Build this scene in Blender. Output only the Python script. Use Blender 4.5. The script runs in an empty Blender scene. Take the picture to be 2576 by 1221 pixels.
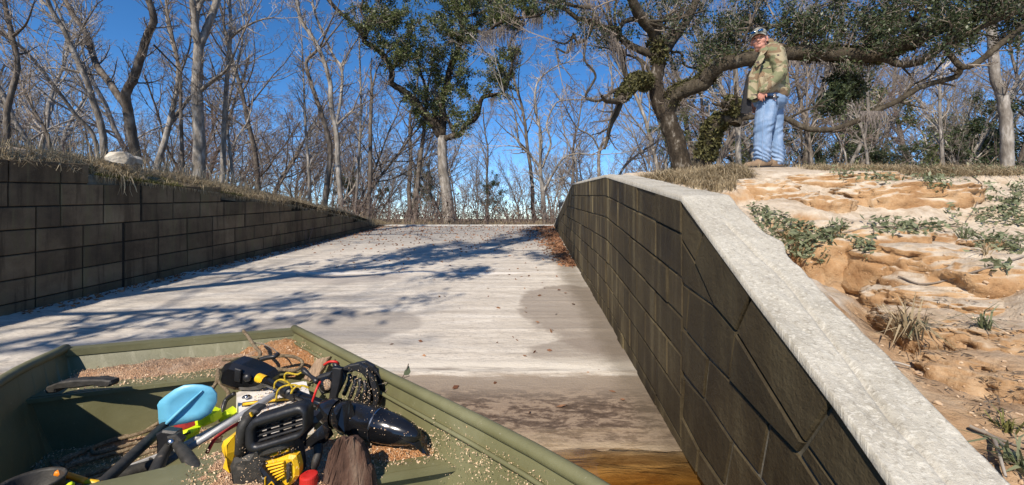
import bpy, bmesh, math, random
import numpy as np
from mathutils import Vector, Matrix
rnd = random.Random(7)
rs = np.random.RandomState(7)
S = bpy.context.scene
COL = S.collection
# ------------------------------------------------------------------ camera, sky, sun, exposure
cam = bpy.data.cameras.new('camera'); camo = bpy.data.objects.new('camera', cam); COL.objects.link(camo)
camo.location = (0, 0, 0); camo.rotation_euler = (math.radians(90), 0, 0)
cam.sensor_width = 36; cam.lens = 36*1082/2576; cam.shift_y = -60/2576
cam.clip_start = 0.05; cam.clip_end = 1500
S.camera = camo
SUN_AZ, SUN_EL = math.radians(204), math.radians(42)      # azimuth clockwise from +Y (the way the camera looks)
W = bpy.data.worlds.new('World'); S.world = W; W.use_nodes = True
wn = W.node_tree; bg = wn.nodes['Background']
sky = wn.nodes.new('ShaderNodeTexSky'); sky.sky_type = 'NISHITA'; sky.sun_disc = False
sky.sun_elevation = SUN_EL; sky.sun_rotation = SUN_AZ; sky.air_density = 1.0; sky.dust_density = 0.0; sky.ozone_density = 1.6
sky.altitude = 4500
hsv = wn.nodes.new('ShaderNodeHueSaturation'); hsv.inputs['Saturation'].default_value = 1.28
wn.links.new(sky.outputs[0], hsv.inputs['Color']); wn.links.new(hsv.outputs[0], bg.inputs[0]); bg.inputs[1].default_value = 0.14
sl = bpy.data.lights.new('sun', 'SUN'); sl.energy = 4.6; sl.angle = math.radians(0.53); sl.color = (1.0, 0.90, 0.77)
so = bpy.data.objects.new('sun', sl); COL.objects.link(so)
to_sun = Vector((math.sin(SUN_AZ)*math.cos(SUN_EL), math.cos(SUN_AZ)*math.cos(SUN_EL), math.sin(SUN_EL)))
so.rotation_euler = to_sun.to_track_quat('Z', 'Y').to_euler(); so.location = to_sun*50
S.view_settings.view_transform = 'Standard'; S.view_settings.look = 'None'
S.view_settings.gamma = 1; S.view_settings.exposure = 0.45; S.view_settings.use_curve_mapping = False
S.render.engine = 'CYCLES'
S.cycles.max_bounces = 6; S.cycles.transparent_max_bounces = 12

# ------------------------------------------------------------------ helpers
CX, HY, F = 1288.0, 550.0, 1082.0
def at(x, y, Y):                       # a surveyed point: photo coordinates (2576 wide) and its distance ahead
    return Vector(((x-CX)/F*Y, Y, (HY-y)/F*Y))
def onz(x, y, z):
    Y = z*F/(HY-y); return at(x, y, Y)
def link(o, parent=None):
    COL.objects.link(o)
    if parent is not None: o.parent = parent
    return o
def tag(o, label=None, cat=None, group=None, kind=None):
    if label: o['label'] = label
    if cat: o['category'] = cat
    if group: o['group'] = group
    if kind: o['kind'] = kind
    return o
def empty(name, loc=(0,0,0), rz=0):
    o = bpy.data.objects.new(name, None); o.location = loc; o.rotation_euler = (0,0,rz); o.empty_display_size = .1
    return link(o)
def mesh_np(name, V, Fc, m=None, smooth=False):
    """V (n,3), Fc (k,m) all faces same size, or a list of such arrays"""
    me = bpy.data.meshes.new(name)
    V = np.asarray(V, dtype=np.float32).reshape(-1,3)
    if not isinstance(Fc, list): Fc = [Fc]
    Fc = [np.asarray(f, dtype=np.int32) for f in Fc if len(f)]
    me.vertices.add(len(V)); me.vertices.foreach_set('co', V.ravel())
    nl = sum(f.size for f in Fc); npoly = sum(len(f) for f in Fc)
    me.loops.add(nl); me.polygons.add(npoly)
    if nl:
        me.loops.foreach_set('vertex_index', np.concatenate([f.ravel() for f in Fc]))
        tot = np.concatenate([np.full(len(f), f.shape[1], dtype=np.int32) for f in Fc])
        st = np.concatenate([[0], np.cumsum(tot)[:-1]]).astype(np.int32)
        me.polygons.foreach_set('loop_start', st)
        try: me.polygons.foreach_set('loop_total', tot)
        except Exception: pass
        me.polygons.foreach_set('use_smooth', np.full(npoly, smooth))
    me.update(calc_edges=True)
    if m: me.materials.append(m)
    return me
def obj(name, me, parent=None):
    o = bpy.data.objects.new(name, me); link(o)
    if parent is not None:
        o.parent = parent; o.matrix_parent_inverse = parent_world(parent).inverted()
    return o
def parent_world(p):
    M = Matrix.LocRotScale(p.location, p.rotation_euler, p.scale)
    if p.parent: M = parent_world(p.parent) @ p.matrix_parent_inverse @ M
    return M
def bm_obj(name, bm, m, parent=None, smooth=False, recalc=True):
    if recalc: bmesh.ops.recalc_face_normals(bm, faces=bm.faces)
    me = bpy.data.meshes.new(name); bm.to_mesh(me); bm.free()
    if smooth:
        me.polygons.foreach_set('use_smooth', np.ones(len(me.polygons), dtype=bool))
    if m: me.materials.append(m)
    return obj(name, me, parent)

def tube_batch(polys, sides=None):
    """polys: list of (pts, radii). Returns V, F (quads) of open tubes, tips closed to a point by tiny radius."""
    groups = {}
    for pts, rad, sd in polys: groups.setdefault((len(pts), sd), []).append((pts, rad))
    Vs, Fs, off = [], [], 0
    for (n, k), L in groups.items():
        P = np.array([a for a, _ in L], dtype=np.float64); R = np.array([b for _, b in L], dtype=np.float64)
        N = len(L)
        T = np.empty_like(P); T[:,1:-1] = P[:,2:]-P[:,:-2]; T[:,0] = P[:,1]-P[:,0]; T[:,-1] = P[:,-1]-P[:,-2]
        T /= np.linalg.norm(T, axis=2, keepdims=True)+1e-9
        M = T.mean(axis=1); ref = np.where((np.abs(M[:,2]) > .7*np.linalg.norm(M,axis=1))[:,None], np.array([[1.,0.13,0]]), np.array([[0,0.1,1.]]))
        A = np.cross(T, ref[:,None,:]); A /= np.linalg.norm(A, axis=2, keepdims=True)+1e-9
        B = np.cross(T, A)
        ang = np.arange(k)*2*math.pi/k
        ring = A[:,:,None,:]*np.cos(ang)[None,None,:,None] + B[:,:,None,:]*np.sin(ang)[None,None,:,None]
        V = P[:,:,None,:] + ring*R[:,:,None,None]
        Vs.append(V.reshape(-1,3))
        i = np.arange(N)[:,None,None]*n*k; j = np.arange(n-1)[None,:,None]*k; a = np.arange(k)[None,None,:]; a2 = (a+1)%k
        q = np.stack([i+j+a, i+j+a2, i+j+k+a2, i+j+k+a], axis=-1).reshape(-1,4)+off
        Fs.append(q); off += N*n*k
    return np.concatenate(Vs), np.concatenate(Fs)
def tubes_mesh(name, polys, m, smooth=True):
    V, Fq = tube_batch(polys); return mesh_np(name, V, Fq, m, smooth)
def catmull(pts, per=4):
    P = [Vector(p) for p in pts]; P = [P[0]*2-P[1]] + P + [P[-1]*2-P[-2]]; out = []
    for i in range(1, len(P)-2):
        for s in range(per):
            t = s/per; p0,p1,p2,p3 = P[i-1],P[i],P[i+1],P[i+2]
            out.append(.5*((2*p1)+(-p0+p2)*t+(2*p0-5*p1+4*p2-p3)*t*t+(-p0+3*p1-3*p2+p3)*t**3))
    out.append(P[-2]); return out
def tube(name, pts, r, m, parent=None, sides=8, per=4, caps=True, smooth=True):
    P = catmull(pts, per) if per > 1 else [Vector(p) for p in pts]
    n = len(P)
    if not hasattr(r, '__len__'): R = [r]*n
    else: R = list(np.interp(np.linspace(0,1,n), np.linspace(0,1,len(r)), r))
    if caps:
        P = [P[0]]+P+[P[-1]]; d0=(P[1]-P[2]).normalized(); d1=(P[-2]-P[-3]).normalized()
        P[0]=P[1]+d0*R[0]*.3; P[-1]=P[-2]+d1*R[-1]*.3; R=[R[0]*.02]+R+[R[-1]*.02]
    V, Fq = tube_batch([([tuple(p) for p in P], R, sides)])
    return obj(name, mesh_np(name, V, Fq, m, smooth), parent)

def offset_poly(pts, d):
    n = len(pts); A = sum(pts[i][0]*pts[(i+1)%n][1]-pts[(i+1)%n][0]*pts[i][1] for i in range(n))
    s = 1 if A > 0 else -1; out = []
    for i in range(n):
        p0, p1, p2 = pts[i-1], pts[i], pts[(i+1)%n]
        def nrm(a, b):
            dx, dy = b[0]-a[0], b[1]-a[1]; L = math.hypot(dx, dy) or 1e-9; return (-dy/L*s, dx/L*s)
        n1, n2 = nrm(p0,p1), nrm(p1,p2); k = 1+n1[0]*n2[0]+n1[1]*n2[1]; k = max(k, .35)
        out.append((p1[0]+(n1[0]+n2[0])*d/k, p1[1]+(n1[1]+n2[1])*d/k))
    return out
def prism(bm, pts2, to3, depth, bevel, back=0.0):
    """pts2 outline in (u,v); to3(u,v,w) -> Vector, w = outwards. Chamfered front at w=depth, open or closed back at w=back"""
    n = len(pts2); ins = offset_poly(pts2, bevel)
    r0 = [bm.verts.new(to3(u,v,back)) for u,v in pts2]
    r1 = [bm.verts.new(to3(u,v,depth-bevel)) for u,v in pts2]
    r2 = [bm.verts.new(to3(u,v,depth)) for u,v in ins]
    for a, b in ((r0,r1),(r1,r2)):
        for i in range(n): bm.faces.new((a[i], a[(i+1)%n], b[(i+1)%n], b[i]))
    f = [bm.faces.new(r2), bm.faces.new(r0[::-1])]
    if n > 4: bmesh.ops.triangulate(bm, faces=f)
    return bm
def box(bm, c, s, M=None):
    v = []
    for dz in (-.5,.5):
        for dx, dy in ((-.5,-.5),(.5,-.5),(.5,.5),(-.5,.5)):
            p = Vector((dx*s[0], dy*s[1], dz*s[2])); 
            if M is not None: p = M @ p
            v.append(bm.verts.new(Vector(c)+p))
    for f in ((0,3,2,1),(4,5,6,7),(0,1,5,4),(1,2,6,5),(2,3,7,6),(3,0,4,7)): bm.faces.new([v[i] for i in f])
    return bm
def ell(bm, c, r, M=None, seg=12, rings=8):
    T = Matrix.Translation(Vector(c)) @ (M.to_4x4() if M is not None else Matrix.Identity(4)) @ Matrix.Diagonal((r[0],r[1],r[2],1))
    bmesh.ops.create_uvsphere(bm, u_segments=seg, v_segments=rings, radius=1, matrix=T)
def capsule(bm, a, b, ra, rb, seg=12):
    a, b = Vector(a), Vector(b); d = (b-a); L = d.length; q = d.to_track_quat('Z','Y').to_matrix()
    prof = [(-ra*math.sin(t), ra*math.cos(t)) for t in (1.5, 1.1, .6, .2)] + [(L*.5, (ra+rb)/2)] + [(L+rb*math.sin(t), rb*math.cos(t)) for t in (.2,.6,1.1,1.5)]
    rings = [[bm.verts.new(a+q@Vector((math.cos(2*math.pi*i/seg)*r, math.sin(2*math.pi*i/seg)*r, z))) for i in range(seg)] for z, r in prof]
    for r0, r1 in zip(rings, rings[1:]):
        for i in range(seg): bm.faces.new((r0[i], r0[(i+1)%seg], r1[(i+1)%seg], r1[i]))
    bm.faces.new(rings[0][::-1]); bm.faces.new(rings[-1])
def remeshed(name, bm, m, voxel, smooth=6, parent=None, disp=None):
    me = bpy.data.meshes.new(name); bmesh.ops.recalc_face_normals(bm, faces=bm.faces); bm.to_mesh(me); bm.free()
    o = bpy.data.objects.new(name, me); COL.objects.link(o)
    r = o.modifiers.new('r','REMESH'); r.mode = 'VOXEL'; r.voxel_size = voxel
    s = o.modifiers.new('s','SMOOTH'); s.iterations = smooth; s.factor = .5
    dg = bpy.context.evaluated_depsgraph_get(); dg.update(); ev = o.evaluated_get(dg)
    m2 = bpy.data.meshes.new_from_object(ev); bpy.data.objects.remove(o); bpy.data.meshes.remove(me)
    m2.name = name
    if disp:
        n = len(m2.vertices); co = np.empty(n*3); m2.vertices.foreach_get('co', co); co = co.reshape(-1,3)
        no = np.empty(n*3); m2.vertices.foreach_get('normal', no); no = no.reshape(-1,3)
        co += no*disp(co)[:,None]; m2.vertices.foreach_set('co', co.ravel()); m2.update()
    m2.materials.clear(); m2.materials.append(m)
    m2.polygons.foreach_set('use_smooth', np.ones(len(m2.polygons), dtype=bool))
    return obj(name, m2, parent)

# lattice value noise, fractal
_perm = rs.rand(64,64,64)
def vnoise(x, y, z=0.0):
    x = np.asarray(x, float); y = np.asarray(y, float); z = np.broadcast_to(np.asarray(z, float), x.shape)
    xi, yi, zi = np.floor(x).astype(int), np.floor(y).astype(int), np.floor(z).astype(int)
    fx, fy, fz = x-xi, y-yi, z-zi
    fx, fy, fz = fx*fx*(3-2*fx), fy*fy*(3-2*fy), fz*fz*(3-2*fz)
    def g(a,b,c): return _perm[(xi+a)%64, (yi+b)%64, (zi+c)%64]
    return ((g(0,0,0)*(1-fx)+g(1,0,0)*fx)*(1-fy)+(g(0,1,0)*(1-fx)+g(1,1,0)*fx)*fy)*(1-fz) + \
           ((g(0,0,1)*(1-fx)+g(1,0,1)*fx)*(1-fy)+(g(0,1,1)*(1-fx)+g(1,1,1)*fx)*fy)*fz
def fbm(x, y, z=0.0, o=4, rough=.5):
    s = 0; a = 1; t = 0
    for i in range(o):
        s = s + a*(vnoise(x*2**i+i*7.3, y*2**i+i*3.1, np.asarray(z)*2**i+i*1.7)-.5); t += a; a *= rough
    return s/t*2      # about -1..1

# ------------------------------------------------------------------ materials
class NT:
    def __init__(s, name):
        s.m = bpy.data.materials.new(name); s.m.use_nodes = True; s.t = s.m.node_tree; s.n = s.t.nodes
        s.b = s.n['Principled BSDF']; s.out = s.n['Material Output']; s.co = s.n.new('ShaderNodeTexCoord').outputs['Object']
    def L(s, a, b): s.t.links.new(a, b)
    def new(s, t, **k):
        n = s.n.new(t)
        for a, v in k.items(): setattr(n, a, v)
        return n
    def setin(s, n, i, v):
        if hasattr(v, 'links') or isinstance(v, bpy.types.NodeSocket): s.L(v, n.inputs[i])
        else: n.inputs[i].default_value = v
    def map(s, sc, loc=(0,0,0), co=None):
        n = s.new('ShaderNodeMapping'); s.L(co or s.co, n.inputs[0]); n.inputs['Scale'].default_value = sc; n.inputs['Location'].default_value = loc; return n.outputs[0]
    def noise(s, scale, detail=4, rough=.55, co=None, dist=0):
        n = s.new('ShaderNodeTexNoise'); s.L(co or s.co, n.inputs['Vector']); n.inputs['Scale'].default_value = scale
        n.inputs['Detail'].default_value = detail; n.inputs['Roughness'].default_value = rough; n.inputs['Distortion'].default_value = dist
        return n.outputs[0]
    def vor(s, scale, feat='F1', co=None):
        n = s.new('ShaderNodeTexVoronoi', feature=feat); s.L(co or s.co, n.inputs['Vector']); n.inputs['Scale'].default_value = scale; return n
    def ramp(s, f, stops, interp='LINEAR'):
        n = s.new('ShaderNodeValToRGB'); s.L(f, n.inputs[0]); cr = n.color_ramp; cr.interpolation = interp
        while len(cr.elements) < len(stops): cr.elements.new(.5)
        for e, (p, c) in zip(cr.elements, stops):
            e.position = p; e.color = (c, c, c, 1) if not hasattr(c, '__len__') else (*c, 1)
        return n.outputs[0]
    def math(s, op, a, b=0.0, c=None, clamp=False):
        n = s.new('ShaderNodeMath', operation=op); n.use_clamp = clamp; s.setin(n, 0, a); s.setin(n, 1, b)
        if c is not None: s.setin(n, 2, c)
        return n.outputs[0]
    def mix(s, f, a, b, blend='MIX'):
        n = s.new('ShaderNodeMix', data_type='RGBA', blend_type=blend); s.setin(n, 0, f)
        for i, v in ((6,a),(7,b)):
            if isinstance(v, bpy.types.NodeSocket): s.L(v, n.inputs[i])
            else: n.inputs[i].default_value = (*v, 1)
        return n.outputs[2]
    def xyz(s, co=None):
        n = s.new('ShaderNodeSeparateXYZ'); s.L(co or s.co, n.inputs[0]); return n.outputs
    def sstep(s, v, a, b):
        n = s.new('ShaderNodeMapRange', interpolation_type='SMOOTHSTEP'); s.setin(n, 0, v); n.inputs[1].default_value = a; n.inputs[2].default_value = b; return n.outputs[0]
    def bump(s, h, st=.3, dist=.01):
        n = s.new('ShaderNodeBump'); n.inputs['Strength'].default_value = st; n.inputs['Distance'].default_value = dist; s.L(h, n.inputs['Height']); s.L(n.outputs[0], s.b.inputs['Normal'])
    def done(s, col=None, rough=None, spec=None, metal=None):
        if col is not None:
            if isinstance(col, bpy.types.NodeSocket): s.L(col, s.b.inputs['Base Color'])
            else: s.b.inputs['Base Color'].default_value = (*col, 1)
        if rough is not None: s.setin(s.b, 'Roughness', rough)
        if spec is not None: s.b.inputs['Specular IOR Level'].default_value = spec
        if metal is not None: s.b.inputs['Metallic'].default_value = metal
        return s.m
def nm(name, stops, scale=5, detail=5, rough=.8, bst=.3, bd=.01, bscale=None, stretch=(1,1,1), spec=.3, metal=0, perobj=0, island=0):
    t = NT(name); co = t.map(stretch)
    n = t.noise(scale, detail, .6, co); c = t.ramp(n, stops)
    if perobj:
        oi = t.new('ShaderNodeObjectInfo').outputs['Random']
        k = t.math('MULTIPLY_ADD', oi, 2*perobj, 1-perobj); hs = t.new('ShaderNodeHueSaturation'); t.L(c, hs.inputs['Color']); t.L(k, hs.inputs['Value']); c = hs.outputs[0]
    if island:
        g = t.new('ShaderNodeNewGeometry').outputs['Random Per Island']
        k = t.math('MULTIPLY_ADD', g, 2*island, 1-island); hs = t.new('ShaderNodeHueSaturation'); t.L(c, hs.inputs['Color']); t.L(k, hs.inputs['Value']); c = hs.outputs[0]
    if bst: t.bump(t.noise(bscale or scale*4, 4, .6, co), bst, bd)
    return t.done(c, rough, spec, metal)
M = {}
M['bark_pale'] = nm('bark_pale', [(.25,(.09,.075,.06)),(.5,(.23,.205,.175)),(.68,(.43,.40,.36))], 9, 6, .9, .6, .02, stretch=(1,1,.35))
M['bark_grey'] = nm('bark_grey', [(.25,(.04,.032,.026)),(.5,(.12,.098,.078)),(.75,(.28,.25,.215))], 9, 6, .9, .6, .02, stretch=(1,1,.35), perobj=.25)
M['bark_oak'] = nm('bark_oak', [(.3,(.018,.013,.009)),(.5,(.046,.035,.024)),(.60,(.085,.068,.05)),(.70,(.27,.245,.21))], 11, 7, .95, 1, .03, stretch=(1,1,.5))
M['bark_oak_dark'] = nm('bark_oak_dark', [(.3,(.028,.022,.015)),(.55,(.075,.06,.04)),(.68,(.13,.11,.08)),(.8,(.26,.24,.2))], 11, 7, .95, 1, .03, stretch=(1,1,.5))
M['twig'] = nm('twig', [(.3,(.14,.11,.085)),(.7,(.31,.26,.21))], 3, 2, .9, 0)
M['twig_pale'] = nm('twig_pale', [(.3,(.23,.195,.16)),(.7,(.46,.42,.365))], 3, 2, .9, 0)
M['twig_red'] = nm('twig_red', [(.3,(.09,.065,.055)),(.7,(.21,.155,.13))], 3, 2, .9, 0)
def leafmat(name, c1, c2, rough=.45, tr=.25):
    t = NT(name); g = t.new('ShaderNodeNewGeometry').outputs['Random Per Island']
    c = t.ramp(g, [(0, c1), (1, c2)]); t.done(c, rough, .4)
    if tr:
        tb = t.new('ShaderNodeBsdfTranslucent'); t.L(c, tb.inputs[0]); mx = t.new('ShaderNodeMixShader'); mx.inputs[0].default_value = tr
        t.L(t.b.outputs[0], mx.inputs[1]); t.L(tb.outputs[0], mx.inputs[2]); t.L(mx.outputs[0], t.out.inputs[0])
    return t.m
M['oak_leaf'] = leafmat('oak_leaf', (.035,.052,.016), (.16,.185,.06))
M['oak_leaf_dark'] = leafmat('oak_leaf_dark', (.022,.035,.016), (.095,.12,.05))
M['fern'] = leafmat('fern', (.035,.035,.012), (.13,.12,.04), .8, .1)
M['moss_hair'] = leafmat('moss_hair', (.13,.11,.10), (.30,.26,.23), .9, .2)
M['dry_leaf'] = leafmat('dry_leaf', (.13,.05,.025), (.36,.19,.10), .8, .1)
M['dry_grass'] = leafmat('dry_grass', (.20,.15,.085), (.54,.44,.28), .8, .2)
M['green_grass'] = leafmat('green_grass', (.05,.055,.014), (.22,.21,.06), .8, .2)
M['vine_leaf'] = leafmat('vine_leaf', (.075,.095,.04), (.27,.29,.17), .55, .2)
M['brush'] = leafmat('brush', (.07,.05,.035), (.20,.155,.11), .9, .1)
M['sand_pile'] = nm('sand_pile', [(.3,(.34,.27,.2)),(.7,(.55,.47,.37))], 9, 6, .95, .5, .01)
M['rock'] = nm('rock', [(.3,(.22,.19,.15)),(.7,(.60,.55,.46))], 6, 6, .9, .6, .02)
M['litter'] = nm('forest_litter', [(.3,(.10,.07,.045)),(.5,(.20,.14,.09)),(.7,(.33,.26,.18))], 6, 8, .95, .6, .05)
M['olive'] = None
# ------------------------------------------------------------------ survey of the place
def rampz(y): return np.minimum(-1.25+.09*np.asarray(y, float), -.195+.0*np.asarray(y, float))
def wl(y): return -4.70+.157*(y-3.95)          # face of the left wall
def wr(y): return .72+.037*y                   # face of the right wall
CREST = 11.72
RT = [(-1.5,-2.0),(.3,-.80),(.82,-.51),(.99,-.41),(1.36,-.223),(1.98,.106),(3.9,.40),(6.9,.564),(8.5,.32),(12.0,-.22)]
def topr(y): return float(np.interp(y, [a for a,_ in RT], [b for _,b in RT]))
LT = [(1.0,.54+.0),(4.64,.59),(4.6401,.376),(6.36,.476),(6.3601,.25),(7.94,.345),(7.9401,.146),(9.06,.22),(9.0601,.041),(10.1,.121),(10.1001,-.075),(10.85,-.02)]

# ---- ramp
def ramp_mesh():
    xs = np.linspace(-5.6, 1.15, 230); ys = np.concatenate([np.linspace(-2.5, 1.2, 30)[:-1], np.geomspace(1.2, CREST, 420)])
    X, Y = np.meshgrid(xs, ys); Z = -1.25+.09*Y
    st = fbm(X*.7, Y*16, 2.0, 4)*.006 + fbm(X*9, Y*26, 5.0, 3)*.0028
    Z = Z + st*np.clip((Y-2.6)/.5,.2,1)
    for yy, h, w in ((5.77,.016,.05),(4.42,.012,.03),(3.59,.012,.03),(2.79,.012,.035),(4.95,.008,.03),(3.95,.007,.02),(5.35,.007,.02)):
        yl = yy + .02*fbm(X*1.5, 0*X+yy, 1.0, 3)
        Z += h*np.exp(-((Y-yl)/w)**2)*(.6+.4*fbm(X*3,Y*0+yy,3,2))
    Z += fbm(X*14, Y*14, 9.0, 3)*.004*(Y<2.75)
    # crack running diagonally and joint
    cx = -1.72 + .28*(Y-4.4) + .06*fbm(Y*2.2, Y*0, 4, 3)
    Z -= .010*np.exp(-((X-cx)/.018)**2)*((Y>3.2)&(Y<7.2))
    n, m = X.shape; idx = np.arange(n*m).reshape(n, m)
    Fq = np.stack([idx[:-1,:-1], idx[:-1,1:], idx[1:,1:], idx[1:,:-1]], -1).reshape(-1,4)
    return np.stack([X,Y,Z],-1), Fq
def ramp_mat():
    t = NT('boat_ramp_concrete'); p = t.xyz(); x, y = p[0], p[1]
    n1 = t.noise(1, 8, .68, t.map((1.3, 9, 1))); n2 = t.noise(7, 8, .65); n3 = t.noise(1.1, 4, .6); fine = t.noise(60, 4, .7)
    base = t.ramp(n1, [(.33,(.39,.345,.29)),(.5,(.53,.48,.41)),(.66,(.62,.575,.505))])
    fl = t.noise(1, 5, .7, t.map((16, 55, 1))); base = t.mix(t.math('MULTIPLY', t.sstep(fl, .52, .62), .5), base, (.23,.21,.19))
    base = t.mix(t.math('MULTIPLY', t.sstep(n2, .5, .72), .35), base, (.33,.30,.27))
    # dirtier, greyer towards the crest
    yn = t.math('ADD', y, t.math('MULTIPLY', n3, 3.0)); base = t.mix(t.math('MULTIPLY', t.sstep(yn, 8.4, 11.2), .7), base, (.25,.235,.215))
    # damp film patches left by receding water
    def damp(cx, cy, rx, ry, amt=.75, col=(.235,.195,.16)):
        nonlocal base
        dx = t.math('DIVIDE', t.math('SUBTRACT', x, cx), rx); dy = t.math('DIVIDE', t.math('SUBTRACT', y, cy), ry)
        d = t.math('ADD', t.math('MULTIPLY', dx, dx), t.math('MULTIPLY', dy, dy)); d = t.math('ADD', d, t.math('MULTIPLY', t.math('SUBTRACT', n3, .5), 2.6)); d = t.math('ADD', d, t.math('MULTIPLY', t.math('SUBTRACT', n2, .5), .5))
        base = t.mix(t.math('MULTIPLY', t.math('SUBTRACT', 1.0, t.sstep(d, .85, 1.12)), amt), base, col)
    damp(.85, 4.1, .78, .98); damp(-1.55, 3.65, .75, .42, .6, (.28,.25,.22)); damp(.75, 3.15, .7, .25, .6)
    damp(-2.2, 5.45, .9, .22, .5, (.3,.26,.23)); damp(-.35, 2.85, .3, .05, .8)
    # silty zone just above the water
    ye = t.math('ADD', y, t.math('MULTIPLY', t.math('SUBTRACT', n1, .5), .5))
    z0 = t.math('SUBTRACT', 1.0, t.sstep(ye, 2.70, 2.80))
    silt = t.ramp(t.math('ADD', t.noise(1, 9, .76, t.map((8, 19, 1)), .3), t.math('MULTIPLY', t.math('SUBTRACT', t.noise(1, 3, .5, t.map((1.2, 3.5, 1))), .5), .35)), [(.41,(.08,.056,.040)),(.48,(.14,.10,.072)),(.53,(.26,.195,.14)),(.7,(.33,.255,.185))])
    silt = t.mix(t.sstep(y, 2.35, 2.7), silt, (.30,.245,.19))
    base = t.mix(z0, base, silt)
    white = t.math('MULTIPLY', t.math('MULTIPLY', t.sstep(ye, 2.78, 2.86), t.math('SUBTRACT', 1.0, t.sstep(ye, 2.86, 3.05))), t.sstep(x, -1.6, -.9))
    base = t.mix(t.math('MULTIPLY', white, .75), base, (.68,.63,.54))
    d2 = t.math('ABSOLUTE', t.math('SUBTRACT', y, t.math('ADD', 5.77, t.math('MULTIPLY', t.math('SUBTRACT', n3, .5), .32))))
    base = t.mix(t.math('MULTIPLY', t.math('SUBTRACT', 1.0, t.sstep(d2, .02, .08)), .75), base, (.70,.66,.60))
    wet = t.math('SUBTRACT', 1.0, t.sstep(ye, 1.9, 2.2))
    rip = t.noise(1, 5, .6, t.map((2.2, 11, 1)), 1.0); base = t.mix(t.math('MULTIPLY', wet, .85), base, t.ramp(rip, [(.38,(.20,.13,.07)),(.5,(.36,.27,.17)),(.6,(.46,.36,.24))]))  # dark ripple lines of the water surface, painted into the submerged ramp's colour
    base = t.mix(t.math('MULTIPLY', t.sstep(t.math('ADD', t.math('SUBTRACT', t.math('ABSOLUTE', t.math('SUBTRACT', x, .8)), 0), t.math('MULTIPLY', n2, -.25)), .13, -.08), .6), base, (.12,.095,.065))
    rg = t.ramp(z0, [(0,.9),(1,.62)])
    t.bump(t.math('ADD', t.math('MULTIPLY', fine, .5), t.math('MULTIPLY', fl, .6)), 1.0, .008)
    return t.done(base, rg, .25)
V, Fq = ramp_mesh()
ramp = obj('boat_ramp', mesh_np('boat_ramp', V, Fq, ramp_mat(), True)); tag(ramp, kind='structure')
# level road slab beyond the crest, with a pale low edge kerb
bm = bmesh.new(); box(bm, (-1.35, CREST+.11, -.20), (5.3, .2, .07)); bmesh.ops.bevel(bm, geom=bm.edges[:], offset=.012, segments=1)
M['pale_conc'] = nm('pale_concrete', [(.3,(.42,.40,.36)),(.6,(.58,.56,.51))], 12, 6, .9, .4, .01)
tag(bm_obj('crest_kerb', bm, M['pale_conc']), kind='structure')

# ---- terrain height
CP = [(1750,432,6.5),(1900,423,5.9),(2100,424,5.9),(2300,427,6.0),(2500,429,6.0),(2700,428,6.0),(1850,458,4.9),(2000,452,4.9),(2200,466,4.6),(2380,490,4.2),(2560,480,4.6),
      (1880,505,4.35),(1960,540,3.9),(2040,585,3.62),(2110,598,3.35),(2300,560,3.6),(2500,618,3.0),(2060,705,2.95),(2160,735,2.75),(2250,745,2.6),(2400,735,2.35),(2570,760,2.1),(2220,820,2.15),(2400,900,1.7),(2300,930,1.62),(2560,1000,1.4),(2560,1190,1.05),(2800,1000,1.4)]
CPW = [tuple(at(*c)) for c in CP] + [(6,8,.82),(3,8,.80),(1.5,8.3,.30),(1.3,12,-.24),(4,12,.45),(9,12,.5),(14,8,.85),(14,3,.65),(9,3,.45),(14,0,.2),(6,0,-.4),(2,0,-.75),(1.6,-2,-1.2),(8,-2.5,-.9),(1.15,6.9,.50),(1.1,5.4,.44),(1.05,3.9,.30),(1.0,2.6,.05),(1.0,1.98,-.15),(.98,1.36,-.42),(1.0,.9,-.62),(2,5.9,.62),(2.2,5.0,.40)]
CPW = np.array(CPW)
def rbf_fit(P):
    d = np.linalg.norm(P[:,None,:2]-P[None,:,:2], axis=2); n = len(P)
    A = np.zeros((n+3,n+3)); A[:n,:n] = d+np.eye(n)*-.02; A[:n,n]=1; A[:n,n+1:]=P[:,:2]; A[n,:n]=1; A[n+1:,:n]=P[:,:2].T
    b = np.concatenate([P[:,2],[0,0,0]]); return np.linalg.solve(A,b)
CW = rbf_fit(CPW)
def right_raw(x, y):
    sh = x.shape; p = np.stack([x.ravel(), y.ravel()],1); out = np.empty(len(p))
    for i in range(0, len(p), 20000):
        q = p[i:i+20000]; d = np.linalg.norm(q[:,None]-CPW[None,:,:2], axis=2); out[i:i+20000] = d@CW[:-3]+CW[-3]+q@CW[-2:]
    return out.reshape(sh)
def sst(v, a, b): t = np.clip((v-a)/(b-a),0,1); return t*t*(3-2*t)
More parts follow.
